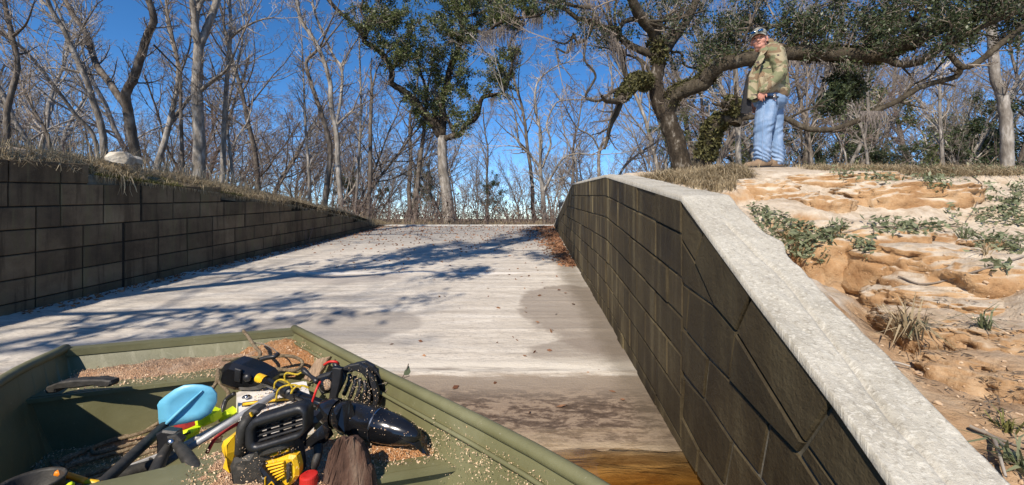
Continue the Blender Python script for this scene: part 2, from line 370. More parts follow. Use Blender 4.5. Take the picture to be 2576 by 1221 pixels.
def H_right(x, y, fine=True):
    z = right_raw(np.clip(x,0,15), np.clip(y,-3,13))
    if fine:
        near = sst(y,6.2,5.2)*sst(y,.2,1.0)
        zz = z + near*fbm(x*1.2, y*1.2, 1, 3)*.10
        st = .30; k = zz/st + .9*fbm(x*.55+y*.2,y*.8,4,2); fr = k-np.floor(k); t = np.floor(k)+sst(fr,.30,.62)
        tz = t*st - .27*fbm(x*.55+y*.2,y*.8,4,2); wk = near*(.25+.5*sst(fbm(x*.9,y*1.3,12,3),-.25,.3)); z = z*(1-wk) + wk*tz 
        rdg = 1-np.abs(fbm(x*2.6,y*2.6,2.5,4))*2
        z = z + near*(.11*fbm(x*1.9,y*2.4,7,5,.6) + .035*fbm(x*6,y*7,3,4,.6)*sst(y,4.5,2.5) + .022*rdg*np.abs(fbm(x*5,y*5,3,4)) + .012*fbm(x*17,y*17,8,3))
        z = z + (1-near)*.03*fbm(x*2,y*2,7,4)
        z = np.where(y<1.5, np.minimum(z,z*.2-.46), z)
        wf = np.exp(-(((x-3.25)/.75)**2+((y-5.35)/.8)**2)); tz2 = .655-np.clip(5.45-y,0,3)*.22; z = z*(1-np.clip(wf*1.5,0,1))+tz2*np.clip(wf*1.5,0,1)
    return z
def H_left(x, y):
    zt = np.interp(y, [0,4,4.64,6.36,7.94,9.06,10.1,10.85,13],[.60,.60,.585,.49,.36,.24,.14,.0,-.22])
    d = np.clip(wl(y)-.2-x, 0, None); z = zt - .10*sst(x, wl(y)-.25, wl(y)-.02) + np.minimum(d*.22,.42)*sst(y,12.5,8.5) + .05*fbm(x*1.5,y*1.5,3,4)*sst(d,0,.4)
    return np.where(y<-1, z*sst(y,-6,-1)+(1-sst(y,-6,-1))*-1.6, z)
def H(x, y):
    x = np.asarray(x,float); y = np.asarray(y,float)
    base = -.24 + .06*fbm(x*.3,y*.3,5,3)
    side = sst(y,16,11)
    r = H_right(x, y, True); rr = side*r+(1-side)*base; rr = np.where(x>15, np.where(y<16,rr,base), rr)
    l = H_left(x, y); ll = side*l+(1-side)*base
    z = base.copy() if hasattr(base,'copy') else base
    cut = y > CREST+.2
    wr_ = sst(x, wr(y)+.15, wr(y)+1.2); wl_ = sst(x, wl(y)-.15, wl(y)-1.0)
    far = base + wr_*(rr-base) + wl_*(ll-base)
    near = np.where(x > wr(y)+.1, rr, np.where(x < wl(y)-.1, ll, -1.6))
    z = np.where(cut, far, near)
    return np.where(y<-3.5, np.minimum(z,-1.7), z)
def Hs(x, y): return float(H(np.array([x]), np.array([y]))[0])
def grid_mesh(name, X, Y, Z, m, smooth=True):
    n, k = X.shape; idx = np.arange(n*k).reshape(n,k)
    Fq = np.stack([idx[:-1,:-1], idx[:-1,1:], idx[1:,1:], idx[1:,:-1]], -1).reshape(-1,4)
    return mesh_np(name, np.stack([X,Y,Z],-1), Fq, m, smooth)
# big sheet out to the horizon (kept a hand below the detailed banks)
gx = np.concatenate([-np.geomspace(700,16,26), np.linspace(-15.5,15.5,125), np.geomspace(16,700,26)])
gy = np.concatenate([-np.geomspace(300,6,14), np.linspace(-5.5,30,143), np.geomspace(31,900,34)])
X, Y = np.meshgrid(gx, gy); Z = H(X, Y)
inner = (Y<12.2)&(Y>-3)&(X>-11)&(X<12.5); Z = np.where(inner, Z-.35, Z); Z = np.where((Y<CREST+.3)&(X>wl(Y)-.45)&(X<wr(Y)+.4), -1.9, Z)
tag(obj('forest_floor', grid_mesh('forest_floor', X, Y, Z, M['litter'])), kind='structure')
# right bank, detailed
def sand_mat():
    t = NT('sandy_clay'); g = t.new('ShaderNodeNewGeometry'); nz = t.xyz(g.outputs['Normal'])[2]
    n = t.noise(2.2, 9, .68); n2 = t.noise(9, 8, .7); f = t.noise(55, 4, .7)
    pale = t.ramp(n2, [(.3,(.34,.255,.17)),(.55,(.54,.455,.35)),(.72,(.62,.545,.44))])
    org = t.ramp(t.noise(5,8,.7), [(.3,(.24,.125,.055)),(.5,(.40,.245,.125)),(.7,(.51,.37,.23))])
    s = t.math('ADD', t.math('MULTIPLY', nz, 1.15), t.math('MULTIPLY', t.math('SUBTRACT', n, .5), 1.5))
    s = t.math('ADD', s, t.math('MULTIPLY', t.sstep(t.xyz()[2], -.25, .4), .28)); c = t.mix(t.sstep(s, .66, 1.06), org, pale)
    p = t.xyz(); low = t.math('SUBTRACT', 1.0, t.sstep(t.math('ADD', p[2], t.math('MULTIPLY', n, .3)), -.42, -.22))
    c = t.mix(t.math('MULTIPLY', low, .85), c, t.ramp(t.noise(6,9,.75), [(.35,(.25,.145,.07)),(.5,(.38,.24,.13)),(.65,(.52,.38,.24))]))
    top = t.math('MULTIPLY', t.sstep(p[2], .55, .72), .75); c = t.mix(top, c, t.ramp(n2, [(.3,(.17,.12,.07)),(.7,(.40,.31,.21))]))
    t.bump(t.math('ADD', t.math('MULTIPLY', f, .35), n2), .8, .03)
    return t.done(c, .95, .15)
v = np.linspace(0,1,420); u = np.linspace(0,1,400)
ys = -2.8 + 15*(v**1.15)
U, Yg = np.meshgrid(u, ys); x0 = wr(Yg)+.12; X = x0 + (13.2-x0)*(U**1.5)
Z = H_right(X, Yg); sd = sst(Yg,16,11); Z = sd*Z+(1-sd)*(-.24); Z = np.where(Yg>CREST, Z-.0, Z)
bk = obj('sand_bank', grid_mesh('sand_bank', X, Yg, Z, sand_mat())); tag(bk, kind='structure')
SANDM = bk.data.materials[0]
bm = bmesh.new(); gl = random.Random(31)
LEDG = [(1890,478,4.7,.40,.30,.16),(2070,462,4.8,.7,.4,.15),(2270,490,4.2,.6,.35,.18),(2060,520,4.1,.26,.22,.17),(2170,620,3.25,.48,.36,.26),(2080,650,3.02,.20,.18,.22),(2400,830,2.02,.28,.24,.12),(2530,940,1.62,.24,.2,.10),
        (2190,655,2.98,.36,.22,.13),(2320,665,2.85,.46,.34,.20),(2470,700,2.55,.44,.34,.20),(2330,745,2.42,.26,.18,.09),(2430,775,2.22,.24,.16,.08),(2540,850,1.85,.24,.18,.09),(2560,720,2.4,.3,.2,.1),(2400,610,3.15,.4,.2,.07),(1980,500,4.4,.28,.2,.12)]
for i, (px_, py_, Y_, sx, sy, sz) in enumerate(LEDG):
    c = at(px_, py_, Y_); c.z -= sz*.45; nv = len(bm.verts); r_ = bmesh.ops.create_icosphere(bm, subdivisions=5, radius=1)['verts']
    q = np.array([v_.co[:] for v_ in r_]); b_ = np.sign(q)*np.abs(q)**.75
    k = 1+.34*fbm(q[:,0]*1.6+i*5,q[:,1]*1.6,q[:,2]*1.3,4)+.14*(1-np.abs(fbm(q[:,0]*4+i,q[:,1]*4,q[:,2]*7,4))*2.4)+.04*fbm(q[:,0]*16+i,q[:,1]*16,q[:,2]*16,3)
    b_ = b_*k[:,None]; b_[:,2] = np.where(b_[:,2] > .55, .6+(b_[:,2]-.6)*.6, b_[:,2])
    a_ = gl.uniform(-.5,.5); ca, sa = math.cos(a_), math.sin(a_)
    for v_, p_ in zip(r_, b_): x_, y_ = p_[0]*sx, p_[1]*sy; v_.co = c+Vector((x_*ca-y_*sa, x_*sa+y_*ca, p_[2]*sz*1.25))
tag(bm_obj('clay_ledges', bm, SANDM, None, True), kind='structure')
# left bank, detailed
ys = -2.8+15*v; U, Yg = np.meshgrid(np.linspace(0,1,150), ys[::2]); x0 = wl(Yg)-.03; X = x0 - (7.0)*(U**1.6)
Z = H_left(X, Yg); Z = np.where(U<.001, Z-.6, Z); sd = sst(Yg,16,11); Z = sd*Z+(1-sd)*(-.24)
M['bank_soil'] = nm('bank_soil', [(.3,(.10,.075,.045)),(.5,(.20,.155,.095)),(.72,(.36,.30,.21))], 4, 7, .95, .7, .04)
tag(obj('grass_bank', grid_mesh('grass_bank', X, Yg, Z, M['bank_soil'])), kind='structure')

# ---- water
def water_mat():
    t = NT('tannin_water'); n = t.noise(1, 4, .6, t.map((2.2, 9, 1)), 1.2)
    t.n.remove(t.b)
    gl = t.new('ShaderNodeBsdfGlossy'); gl.inputs['Roughness'].default_value = .04; gl.inputs[0].default_value = (1,1,1,1)
    tr = t.new('ShaderNodeBsdfTransparent'); 
    d = t.xyz()[1]; c = t.ramp(t.math('DIVIDE', t.math('SUBTRACT', 2.0, d), .9, clamp=True), [(0,(1,.985,.95)),(.08,(.96,.86,.66)),(.3,(.90,.66,.30)),(1,(.62,.30,.06))])
    t.L(c, tr.inputs[0])
    fr = t.new('ShaderNodeFresnel'); fr.inputs[0].default_value = 1.33
    bp = t.new('ShaderNodeBump'); bp.inputs['Strength'].default_value = .10; bp.inputs['Distance'].default_value = .01; t.L(n, bp.inputs['Height'])
    t.L(bp.outputs[0], gl.inputs['Normal']); t.L(bp.outputs[0], fr.inputs['Normal'])
    mx = t.new('ShaderNodeMixShader'); t.L(fr.outputs[0], mx.inputs[0]); t.L(tr.outputs[0], mx.inputs[1]); t.L(gl.outputs[0], mx.inputs[2]); t.L(mx.outputs[0], t.out.inputs[0])
    return t.m
# edge follows the ramp; the sheet runs back over the river behind the camera
bm = bmesh.new(); vs = [bm.verts.new(p) for p in ((-5.3,2.12,-1.07),(-60,2.12,-1.07),(-60,-120,-1.07),(60,-120,-1.07),(60,-4,-1.07),(.9,-2.6,-1.07),(.80,2.12,-1.07))]
bm.faces.new(vs); w = bm_obj('river_water', bm, water_mat(), recalc=False); tag(w, kind='structure')

# ---- block walls
def block_mat(name, cols, seed, lichen):
    t = NT(name); oi = t.new('ShaderNodeObjectInfo').outputs['Random']
    n = t.noise(2.3, 6, .65); s = t.noise(1, 5, .65, t.map((9, 9, .9))); f = t.noise(90, 4, .75); pit = t.vor(70)
    c = t.ramp(n, [(.3,cols[0]),(.5,cols[1]),(.72,cols[2])])
    yy = t.xyz()[1]; far = t.math('ADD', .22, t.math('MULTIPLY', t.sstep(yy, 1.6, 3.6), .78)); c = t.mix(t.math('MULTIPLY', t.math('MULTIPLY', t.sstep(s, .52, .66), .75), far), c, cols[0]); c = t.mix(t.math('MULTIPLY', t.math('MULTIPLY', t.sstep(s, .50, .36), .6), far), c, lichen)
    c = t.mix(t.math('MULTIPLY', t.sstep(f, .56, .7), .35), c, cols[2])
    k = t.math('MULTIPLY_ADD', oi, .5, .75); hs = t.new('ShaderNodeHueSaturation'); t.L(c, hs.inputs['Color']); t.L(k, hs.inputs['Value'])
    t.bump(t.math('ADD', t.math('MULTIPLY', f, .6), t.math('MULTIPLY', t.noise(30,3,.6), 1.2)), .6, .007)
    return t.done(hs.outputs[0], t.ramp(n, [(.35,.62),(.65,.9)]), .28)
M['block_left'] = block_mat('dark_block', [(.060,.040,.022),(.135,.094,.054),(.215,.160,.095)], 1, (.14,.115,.055))
M['block_right'] = block_mat('stained_block', [(.027,.019,.009),(.058,.043,.021),(.092,.072,.038)], 2, (.19,.155,.082))
M['mortar_dark'] = nm('mortar_dark', [(.3,(.018,.015,.011)),(.7,(.04,.034,.025))], 20, 4, .95, .5, .01)
M['mortar_right'] = nm('mortar_right', [(.3,(.05,.042,.026)),(.5,(.10,.087,.06)),(.7,(.26,.235,.18))], 5, 5, .95, .5, .01)
def clip_top(poly, tf):
    return [(u, min(v, tf(u))) for u, v in poly]
def area(p): return abs(sum(p[i][0]*p[(i+1)%len(p)][1]-p[(i+1)%len(p)][0]*p[i][1] for i in range(len(p))))/2
# left wall
left = empty('left_retaining_wall', (wl(6), 6, -.7)); tag(left, 'dark stained concrete block retaining wall in shade, stepping down along the left of the ramp', 'wall')
ang = math.atan(.157); dL = Vector((math.sin(ang), math.cos(ang), 0)); nL = Vector((math.cos(ang), -math.sin(ang), 0))
def L3(u, v, w): # u = world y along the wall, v = z
    return Vector((wl(u), u, v)) + nL*w
crs = [(.552,.06),(.336,.058),(.106,.06),(-.113,.065),(-.347,.076),(-.58,.082),(-.80,.088),(-1.02,.09),(-1.24,.09)]
ends = [4.66,6.36,7.94,9.06,10.1,10.85,11.3,11.3]
def cz(k, y): return crs[k][0]+crs[k][1]*(y-3.95)
rb = random.Random(3)
for k in range(8):
    y = .6 + (.2 if k%2 else 0)
    while y < ends[k]-.05:
        L = .40 if rb.random() > .13 else .2
        y2 = min(y+L, ends[k])
        if ends[k]-y2 < .12: y2 = ends[k]
        gap = .005
        a, b = y+gap, y2-gap
        base = lambda q: float(rampz(q))-.03
        P = [(a, max(cz(k+1,a)+.006, base(a))), (b, max(cz(k+1,b)+.006, base(b))), (b, cz(k,b)-.006), (a, cz(k,a)-.006)]
        if P[2][1]-P[1][1] > .03 and b-a > .04 and b > .6:
            bm = bmesh.new(); pr = .016+rb.uniform(-.005,.006); prism(bm, P, L3, pr, .006, -.04)
            o = bm_obj('block', bm, M['block_left'], left)
        y = y2 + (.022 if (y2 > 4.98 and y < 4.98) else 0)
# core behind the blocks, with its stepped top
bm = bmesh.new(); pts = [(.5,-1.6)]+[(11.28,-.6),(11.28,-.2),(10.83,-.2)]
tops = [(ends[5],cz(5,ends[5])),(ends[4],cz(5,ends[4])),(ends[4],cz(4,ends[4])),(ends[3],cz(4,ends[3])),(ends[3],cz(3,ends[3])),(ends[2],cz(3,ends[2])),(ends[2],cz(2,ends[2])),(ends[1],cz(2,ends[1])),(ends[1],cz(1,ends[1])),(ends[0],cz(1,ends[0])),(ends[0],cz(0,ends[0])),(.5,cz(0,.5))]
pts = [(.5,-1.6),(11.28,-1.6),(11.28,-.28),(10.85,-.28)] + [(u-.012,v-.012) for u,v in tops]
r0 = [bm.verts.new(L3(u,v,.0)) for u,v in pts]; r1 = [bm.verts.new(L3(u,v,-.2)) for u,v in pts]; n = len(pts)
for i in range(n): bm.faces.new((r0[i], r0[(i+1)%n], r1[(i+1)%n], r1[i]))
fs = [bm.faces.new(r0), bm.faces.new(r1[::-1])]; bmesh.ops.triangulate(bm, faces=fs)
bm_obj('wall_core', bm, M['mortar_dark'], left)

# right wall
right = empty('right_retaining_wall', (wr(4), 4, -.9)); tag(right, 'algae stained block wall with a pale concrete cap, falling toward the camera on the right of the ramp', 'wall')
ang = math.atan(.037); nR = Vector((-math.cos(ang), math.sin(ang), 0))
def R3(u, v, w): return Vector((wr(u), u, v)) + nR*w
kY = [1.98,3.9,6.9,12.0]
kz = [[.107,-.071,-.274,-.458,-.63,-.82,-1.02,-1.22],[.40,.205,.0125,-.187,-.386,-.585,-.78,-.98],[.564,.37,.18,-.01,-.20,-.39,-.58,-.78]]
kz.append([a+.30 for a in kz[2]])
def rz(k, y): return float(np.interp(y, kY, [kz[i][k] for i in range(4)]))
CAP = .022
def topc(y): return topr(y)-CAP
def band(y): return topr(y)-.225 if y > 6.9 else 9
def addR(P, pr=None, m=None):
    if area(P) < .0012: return
    bm = bmesh.new(); prism(bm, P, R3, (pr if pr is not None else .014)+rb.uniform(-.005,.006), .0055, -.04)
    bm_obj('block', bm, M['block_right'], right)
for k in range(7):
    ys = [1.98]; flip = k%2
    y = 1.98; pat = [.40,.40,.20] if flip else [.20,.40,.40]
    i = 0
    while y < 12:
        L = pat[i%3] if rb.random() > .25 else .40; i += 1
        y2 = y+L
        for kn in (3.9, 6.9):
            if y < kn-.03 < y2+.05 and y2 > kn-.08: y2 = kn
        a, b = y+.0045, y2-.0045
        def lim(q): return min(topc(q), band(q))
        def low(q): return max(rz(k+1,q)+.005, float(rampz(q))-.05)
        P = [(a, low(a)), (b, low(b)), (b, min(rz(k,b)-(.004 if k else CAP), lim(b))), (a, min(rz(k,a)-(.004 if k else CAP), lim(a)))]
        if P[3][1]-P[0][1] > .02:
            if P[2][1]-P[1][1] < .012: P[2] = (b, P[1][1]+.012)
            addR(P)
        y = y2
# raking band at the far end
y = 6.9
while y < 11.6:
    a, b = y+.004, min(y+.40,11.7)-.004
    addR([(a, max(topr(a)-.22,float(rampz(a))-.03)), (b, max(topr(b)-.22,float(rampz(b))-.03)), (b, topc(b)), (a, topc(a))]); y += .40
# near end: blocks laid down the slope
def pw(u, v):      # joints surveyed on the wall face
    x = 1320.8+u*.665; yy = 409+v*.665; Yd = .72/((x-CX)/F-.037); return (Yd, (HY-yy)/F*Yd)
N = [[(603,125),(688,242),(650,375),(588,275)],[(688,242),(870,478),(808,640),(727,545),(650,375)],[(870,478),(1181,890),(1072,1064),(808,640)],
     [(1181,890),(1430,1225),(1800,1700),(1600,1800),(1072,1064)],
     [(588,275),(650,375),(727,545),(627,478),(578,440)],[(578,440),(627,478),(615,640),(566,590)],[(627,478),(727,545),(808,640),(783,825),(700,740),(615,640)],
     [(808,640),(1072,1064),(1042,1100),(930,985),(783,825)],[(1072,1064),(1600,1800),(1560,1900),(1042,1100)],
     [(566,590),(615,640),(700,740),(683,895),(552,730)],[(700,740),(783,825),(930,985),(893,1190),(790,1055),(683,895)],[(930,985),(1042,1100),(1560,1900),(1400,1900),(893,1190)],
     [(552,730),(610,820),(598,955),(540,880)],[(610,820),(683,895),(790,1055),(760,1225),(665,1085),(598,955)],[(790,1055),(893,1190),(1400,1900),(1200,1850),(760,1225)],
     [(540,880),(598,955),(590,1070),(530,985)],[(598,955),(665,1085),(655,1200),(590,1070)],[(665,1085),(760,1225),(1200,1850),(1000,1700),(655,1200)],
     [(530,985),(590,1070),(655,1200),(700,1400),(600,1250)]]
for q in N:
    P = [pw(*p) for p in q]; P = [(a, min(b, topc(a))) for a, b in P]; P = offset_poly(P, .0045 if area(P)<.08 else .005)
    addR(P, .009)
bm = bmesh.new(); pts = [(u, v-CAP) for u, v in RT]+[(12.0,-1.7),(-1.5,-2.6)]; n = len(pts)
r0 = [bm.verts.new(R3(u,v,.0)) for u,v in pts]; r1 = [bm.verts.new(R3(u,v,-.19)) for u,v in pts]
for i in range(n): bm.faces.new((r0[i], r0[(i+1)%n], r1[(i+1)%n], r1[i]))
fs = [bm.faces.new(r0), bm.faces.new(r1[::-1])]; bmesh.ops.triangulate(bm, faces=fs)
bm_obj('wall_core', bm, M['mortar_right'], right)
# cap: rough screeded concrete with a ragged back edge
def cap_mat():
    t = NT('cap_concrete'); n = t.noise(5,7,.65); f = t.noise(70,5,.75); st = t.noise(1,4,.65,t.map((70,150,1)))
    c = t.ramp(n, [(.3,(.34,.31,.255)),(.5,(.43,.40,.335)),(.7,(.50,.47,.40))]); c = t.mix(t.math('MULTIPLY', t.sstep(f,.52,.64), .5), c, (.20,.175,.135)); c = t.mix(t.math('MULTIPLY', t.sstep(t.noise(2.2,6,.7), .52, .68), .45), c, (.24,.215,.165)); c = t.mix(t.math('MULTIPLY', t.sstep(st,.54,.60), .55), c, (.62,.59,.51))
    t.bump(t.math('ADD', f, t.math('MULTIPLY', st, .8)), .7, .008); return t.done(c, .9, .2)
ys = np.concatenate([np.geomspace(.6,8,420), np.linspace(8.02,12,60)]); ww = np.linspace(0,1,46)
WW, YY = np.meshgrid(ww, ys); TOP = np.interp(YY, [a for a,_ in RT], [b for _,b in RT])
edge = .205 + .012*fbm(YY*6, 0*YY, 3, 4) + .035*np.exp(-((YY-1.62)/.05)**2)
off = .020 - WW*(edge+.020)
ZZ = TOP + .006*fbm(YY*9, WW*3, 2, 4)*np.clip(WW*5,0,1) + .004*fbm(YY*38, WW*11, 5, 3)*np.clip(WW*8,0,1) - .010*np.exp(-((off+.11-.05*fbm(YY*3,0*YY,8,3))/.007)**2)*(YY<1.75)
sk = (WW<.001)|(WW>.999)
ZZ = np.where(sk, TOP-CAP-.004, ZZ); off = np.where(WW<.001, .016, off)
o1 = np.roll(off, -1, axis=1)
XX = wr(YY) - off*1.0; 
cm = grid_mesh('cap', XX, YY, ZZ, cap_mat()); o = obj('cap', cm, right); 
# ------------------------------------------------------------------ trees
def unit(v):
    l = math.sqrt(v[0]*v[0]+v[1]*v[1]+v[2]*v[2]) or 1e-9; return (v[0]/l, v[1]/l, v[2]/l)
def rdir(r):
    while True:
        v = (r.uniform(-1,1), r.uniform(-1,1), r.uniform(-1,1)); l = v[0]**2+v[1]**2+v[2]**2
        if .02 < l < 1: return unit(v)
def grow(out, leaves, p, d, r, L, lvl, P, g):
    """one branch and its children. P: dict(nseg, kids, ratio, up, wig, maxl, rmin, ang)"""
    n = P['nseg'][lvl]; st = L/n; pts = [p]; rad = [r]; dd = d; up = P['up'][lvl]; wig = P['wig']
    tip = max(P['rmin']*.6, r*(.35 if lvl < P['maxl'] else .3))
    for i in range(n):
        w = rdir(g); dd = unit((dd[0]+w[0]*wig, dd[1]+w[1]*wig, dd[2]+w[2]*wig*.8+up)); p = (p[0]+dd[0]*st, p[1]+dd[1]*st, p[2]+dd[2]*st)
        pts.append(p); rad.append(r+(tip-r)*(i+1)/n)
    out.append((pts, rad, 7 if r > .06 else (5 if r > .025 else (4 if r > .012 else 3)), lvl))
    if leaves is not None and lvl >= P['leafl']:
        for q in pts[1:]: leaves.append(q)
    if lvl >= P['maxl']: return
    kids(out, leaves, pts, rad, L, lvl, P, g, P['t0'] if lvl == 0 else .2)
def kids(out, leaves, pts, rad, L, lvl, P, g, t0=.2, num=None, lenk=None):
    K = num if num is not None else P['kids'][lvl]; n = len(pts)-1
    for k in range(K):
        t = t0+(1-t0)*(k+g.random())/K; f = t*n; i = min(int(f), n-1); f -= i
        q = tuple(pts[i][j]+(pts[i+1][j]-pts[i][j])*f for j in range(3)); rr = rad[i]+(rad[i+1]-rad[i])*f
        ax = unit(tuple(pts[i+1][j]-pts[i][j] for j in range(3))); w = rdir(g)
        dt = w[0]*ax[0]+w[1]*ax[1]+w[2]*ax[2]; pe = unit((w[0]-ax[0]*dt, w[1]-ax[1]*dt, w[2]-ax[2]*dt))
        a = math.radians(g.uniform(*P['ang'])); c, s = math.cos(a), math.sin(a)
        nd = unit((ax[0]*c+pe[0]*s, ax[1]*c+pe[1]*s, ax[2]*c+pe[2]*s))
        r2 = max(P['rmin'], min(rr*g.uniform(.42,.68), .5*rr+.004, P.get('rcap', 9)*g.uniform(.5,1))); L2 = (lenk if lenk else L*P['ratio'])*g.uniform(.6,1.15)*(1.15-.45*t)
        grow(out, leaves, q, nd, r2, L2, lvl+1, P, g)
BARE = dict(nseg=[9,6,5,4,3], kids=[13,6,5,4], ratio=.42, up=[.03,.07,.06,.05,.03], wig=.20, maxl=4, rmin=.0042, ang=(28,62), t0=.32, leafl=9)
def leaf_mesh(name, C, size, m, jit=.08, per=6, seed=1, aspect=.5, flat=0):
    r = np.random.RandomState(seed); C = np.repeat(np.asarray(C, float), per, axis=0); N = len(C)
    C = C + r.normal(0, jit, (N,3)); a = r.normal(0,1,(N,3)); 
    if flat: a[:,2] *= flat
    a /= np.linalg.norm(a,axis=1,keepdims=True); b = r.normal(0,1,(N,3)); b -= a*(a*b).sum(1,keepdims=True); b /= np.linalg.norm(b,axis=1,keepdims=True)
    s = size*r.uniform(.45,1.5,(N,1)); V = np.stack([C-a*s*.5, C+b*s*aspect*.5, C+a*s*.5, C-b*s*aspect*.5],1).reshape(-1,3)
    return mesh_np(name, V, np.arange(4*N).reshape(N,4), m)
def split_mesh(out, rcut):
    big = [(a,b,c) for a,b,c,l in out if b[0] >= rcut]; small = [(a,b,c) for a,b,c,l in out if b[0] < rcut]; return big, small
def gnarl(path, amp, g):
    """path: list (Vector, radius) control points -> smooth gnarled polyline"""
    P = catmull([p for p,_ in path], 5); n = len(P); R = np.interp(np.linspace(0,1,n), np.linspace(0,1,len(path)), [r for _,r in path])
    out = []
    for i, p in enumerate(P):
        k = amp*R[i]; w = rdir(g); kk = 0 if i in (0,) else k; out.append((p.x+w[0]*kk, p.y+w[1]*kk, p.z+w[2]*kk))
    return out, list(R)
OFF = {'A':0, 'B':629, 'C':1258, 'D':1824}
def trace(reg, pts, r0, r1, Y0, Y1=None, base=None, wob=.0, g=rnd):
    Y1 = Y0 if Y1 is None else Y1; n = len(pts); out = []
    for i, (u, v) in enumerate(pts):
        t = i/(n-1); Y = Y0+(Y1-Y0)*t + (math.sin(i*1.7+pts[0][0])*wob if 0 < i < n-1 or True else 0)*(t if base is None else 1)
        x = OFF[reg]+u*.4894; y = v*.4894; out.append((at(x,y,Y), (r0+(r1-r0)*t)*.4894/F*Y))
    return out
HEROES = []
def hero(name, label, limbs, bark, twigm, P=BARE, rcut=.022, twigs=(9, .9), seed=1, ground=None, group=None, limbm=None):
    """limbs: list of traced limbs, the first is the trunk. Returns the tree's Empty; parts trunk, crown"""
    g = random.Random(seed); out = []; 
    base = limbs[0][0][0]; gz = Hs(base.x, base.y) if ground is None else ground
    d0 = (limbs[0][0][0]-limbs[0][1][0]).normalized(); r0 = limbs[0][0][1]
    b = base.copy()
    foot = []
    if b.z > gz: foot = [(Vector((b.x+d0.x*.1, b.y, gz-.15)), r0*1.5), (Vector((b.x+d0.x*.05, b.y, gz+.12)), r0*1.15)] if b.z > gz+.3 else [(Vector((b.x, b.y, gz-.15)), r0*1.4)]
    L0 = foot + limbs[0]
    alll = [L0]+limbs[1:]; poly = []
    for i, l in enumerate(alll):
        pts, R = gnarl(l, .10, g); out.append((pts, R, 12 if R[0] > .1 else 8, 0)); poly.append((pts, R))
    for i, (pts, R) in enumerate(poly):
        Lt = sum(math.dist(a,b_) for a,b_ in zip(pts,pts[1:])); num = max(3, int(Lt*twigs[0]/ (1 if i else 1.4)))
        Q = dict(P, rcap=.026)
        kids(out, None, pts, R, Lt, 1, Q, g, .45 if i == 0 else .12, num, twigs[1])
        for s in range(2): # leader past the end of the traced limb
            a = Vector(pts[-1]); d = (a-Vector(pts[-3])).normalized(); w = rdir(g)
            grow(out, None, pts[-1], unit((d.x+w[0]*.3, d.y+w[1]*.3, d.z+w[2]*.3)), R[-1]*.8, twigs[1]*2.2, 1, Q, g)
    big, small = split_mesh(out, rcut)
    e = empty(name, (base.x, base.y, gz)); tag(e, label, 'tree', group)
    if limbm:
        lim = [b_ for b_ in big if not any(b_[0] is poly[k][0] for k in range(min(1,len(poly))))]; big = [b_ for b_ in big if b_[0] is poly[0][0]]; obj('limb', tubes_mesh('limb', lim, limbm), e)
    obj('trunk', tubes_mesh('trunk', big, bark), e)
    if small: o = obj('crown', tubes_mesh('crown', small, twigm, False), e); o['kind'] = 'stuff'
    HEROES.append(e); return e, out, poly
T = trace
BIGW = 'trees standing along the ramp banks'
# left bank
hero('forked_tree', 'thick pale grey bare tree on the left bank, forking into two stems high up', [
    T('A',[(1025,905),(1025,760),(1018,600),(1010,450),(1018,330),(1020,230)],29,22,12), T('A',[(1020,235),(1005,120),(990,0),(985,-120)],17,12,12,11.6), T('A',[(1020,240),(1062,150),(1098,50),(1135,-60),(1150,-160)],20,13,12,12.6),
    T('A',[(1040,460),(1110,400),(1170,350),(1235,200)],10,4,12,11)], M['bark_pale'], M['twig'], seed=11, twigs=(6,.8))
hero('crooked_tree', 'dark crooked bare tree behind the pale rock, splitting low into two long stems', [
    T('A',[(700,830),(680,700),(655,560),(648,480),(690,400),(725,290),(755,190),(790,110),(775,30),(740,-60)],24,14,10.5,9.5), T('A',[(645,545),(580,450),(500,340),(465,240),(430,150),(370,70),(335,-10),(320,-90)],18,9,10.5,11.5),
    T('A',[(790,230),(850,290),(930,370)],5,3,10,10.5)], M['bark_grey'], M['twig'], seed=12, twigs=(6,.8))
hero('leaning_tree', 'pale bare tree leaning left, just left of the rock on the left bank', [
    T('A',[(540,815),(520,650),(480,520),(440,400),(380,270),(330,160),(270,60),(225,-50)],16,9,11,10), T('A',[(380,270),(420,150),(500,20)],5,3,11,10)], M['bark_pale'], M['twig_pale'], seed=13, twigs=(6,.75))
hero('slanting_tree', 'short slanting bare tree between the crooked tree and the thick forked tree', [
    T('A',[(805,880),(850,720),(880,590),(905,480),(915,330),(880,200),(850,60)],15,5,13), T('A',[(865,650),(930,560),(1000,480),(1100,420)],12,6,13,14)], M['bark_pale'], M['twig'], seed=14, twigs=(6,.8))
hero('thin_tree', 'thin straight bare tree just left of the thick forked tree', [T('A',[(938,880),(930,600),(925,380),(890,200),(860,60),(845,-60)],9,5,12.5), T('A',[(925,390),(975,240),(985,120)],5,3,12.5,12)], M['bark_grey'], M['twig'], seed=15, twigs=(6,.8))
hero('slender_tree', 'slender pale bare tree to the right of the thick forked tree on the left bank', [
    T('A',[(1145,935),(1150,700),(1160,500),(1175,300),(1185,150),(1180,-30)],13,7,12.8), T('A',[(1200,935),(1180,750),(1165,600),(1200,420),(1240,250),(1250,160)],8,4,12.8,13.5), T('A',[(1180,200),(1240,150),(1330,105),(1400,90)],7,3,12.8,11.8)], M['bark_pale'], M['twig_pale'], seed=16, twigs=(6,.8))
hero('leaning_tree', 'grey bare tree at the far left edge of the wood, above the sand heap', [T('A',[(35,700),(40,550),(90,350),(60,180),(30,40),(10,-60)],14,8,9), T('A',[(60,190),(130,130),(170,30)],6,3,9,8.5)], M['bark_grey'], M['twig'], seed=17, twigs=(6,.8))
hero('leaning_tree', 'thin bare sapling leaning left behind the sand heap', [T('A',[(255,735),(170,560),(100,420),(60,330)],8,4,10), T('A',[(170,560),(150,450),(160,330)],4,2,10)], M['bark_grey'], M['twig'], seed=18, twigs=(7,.8))
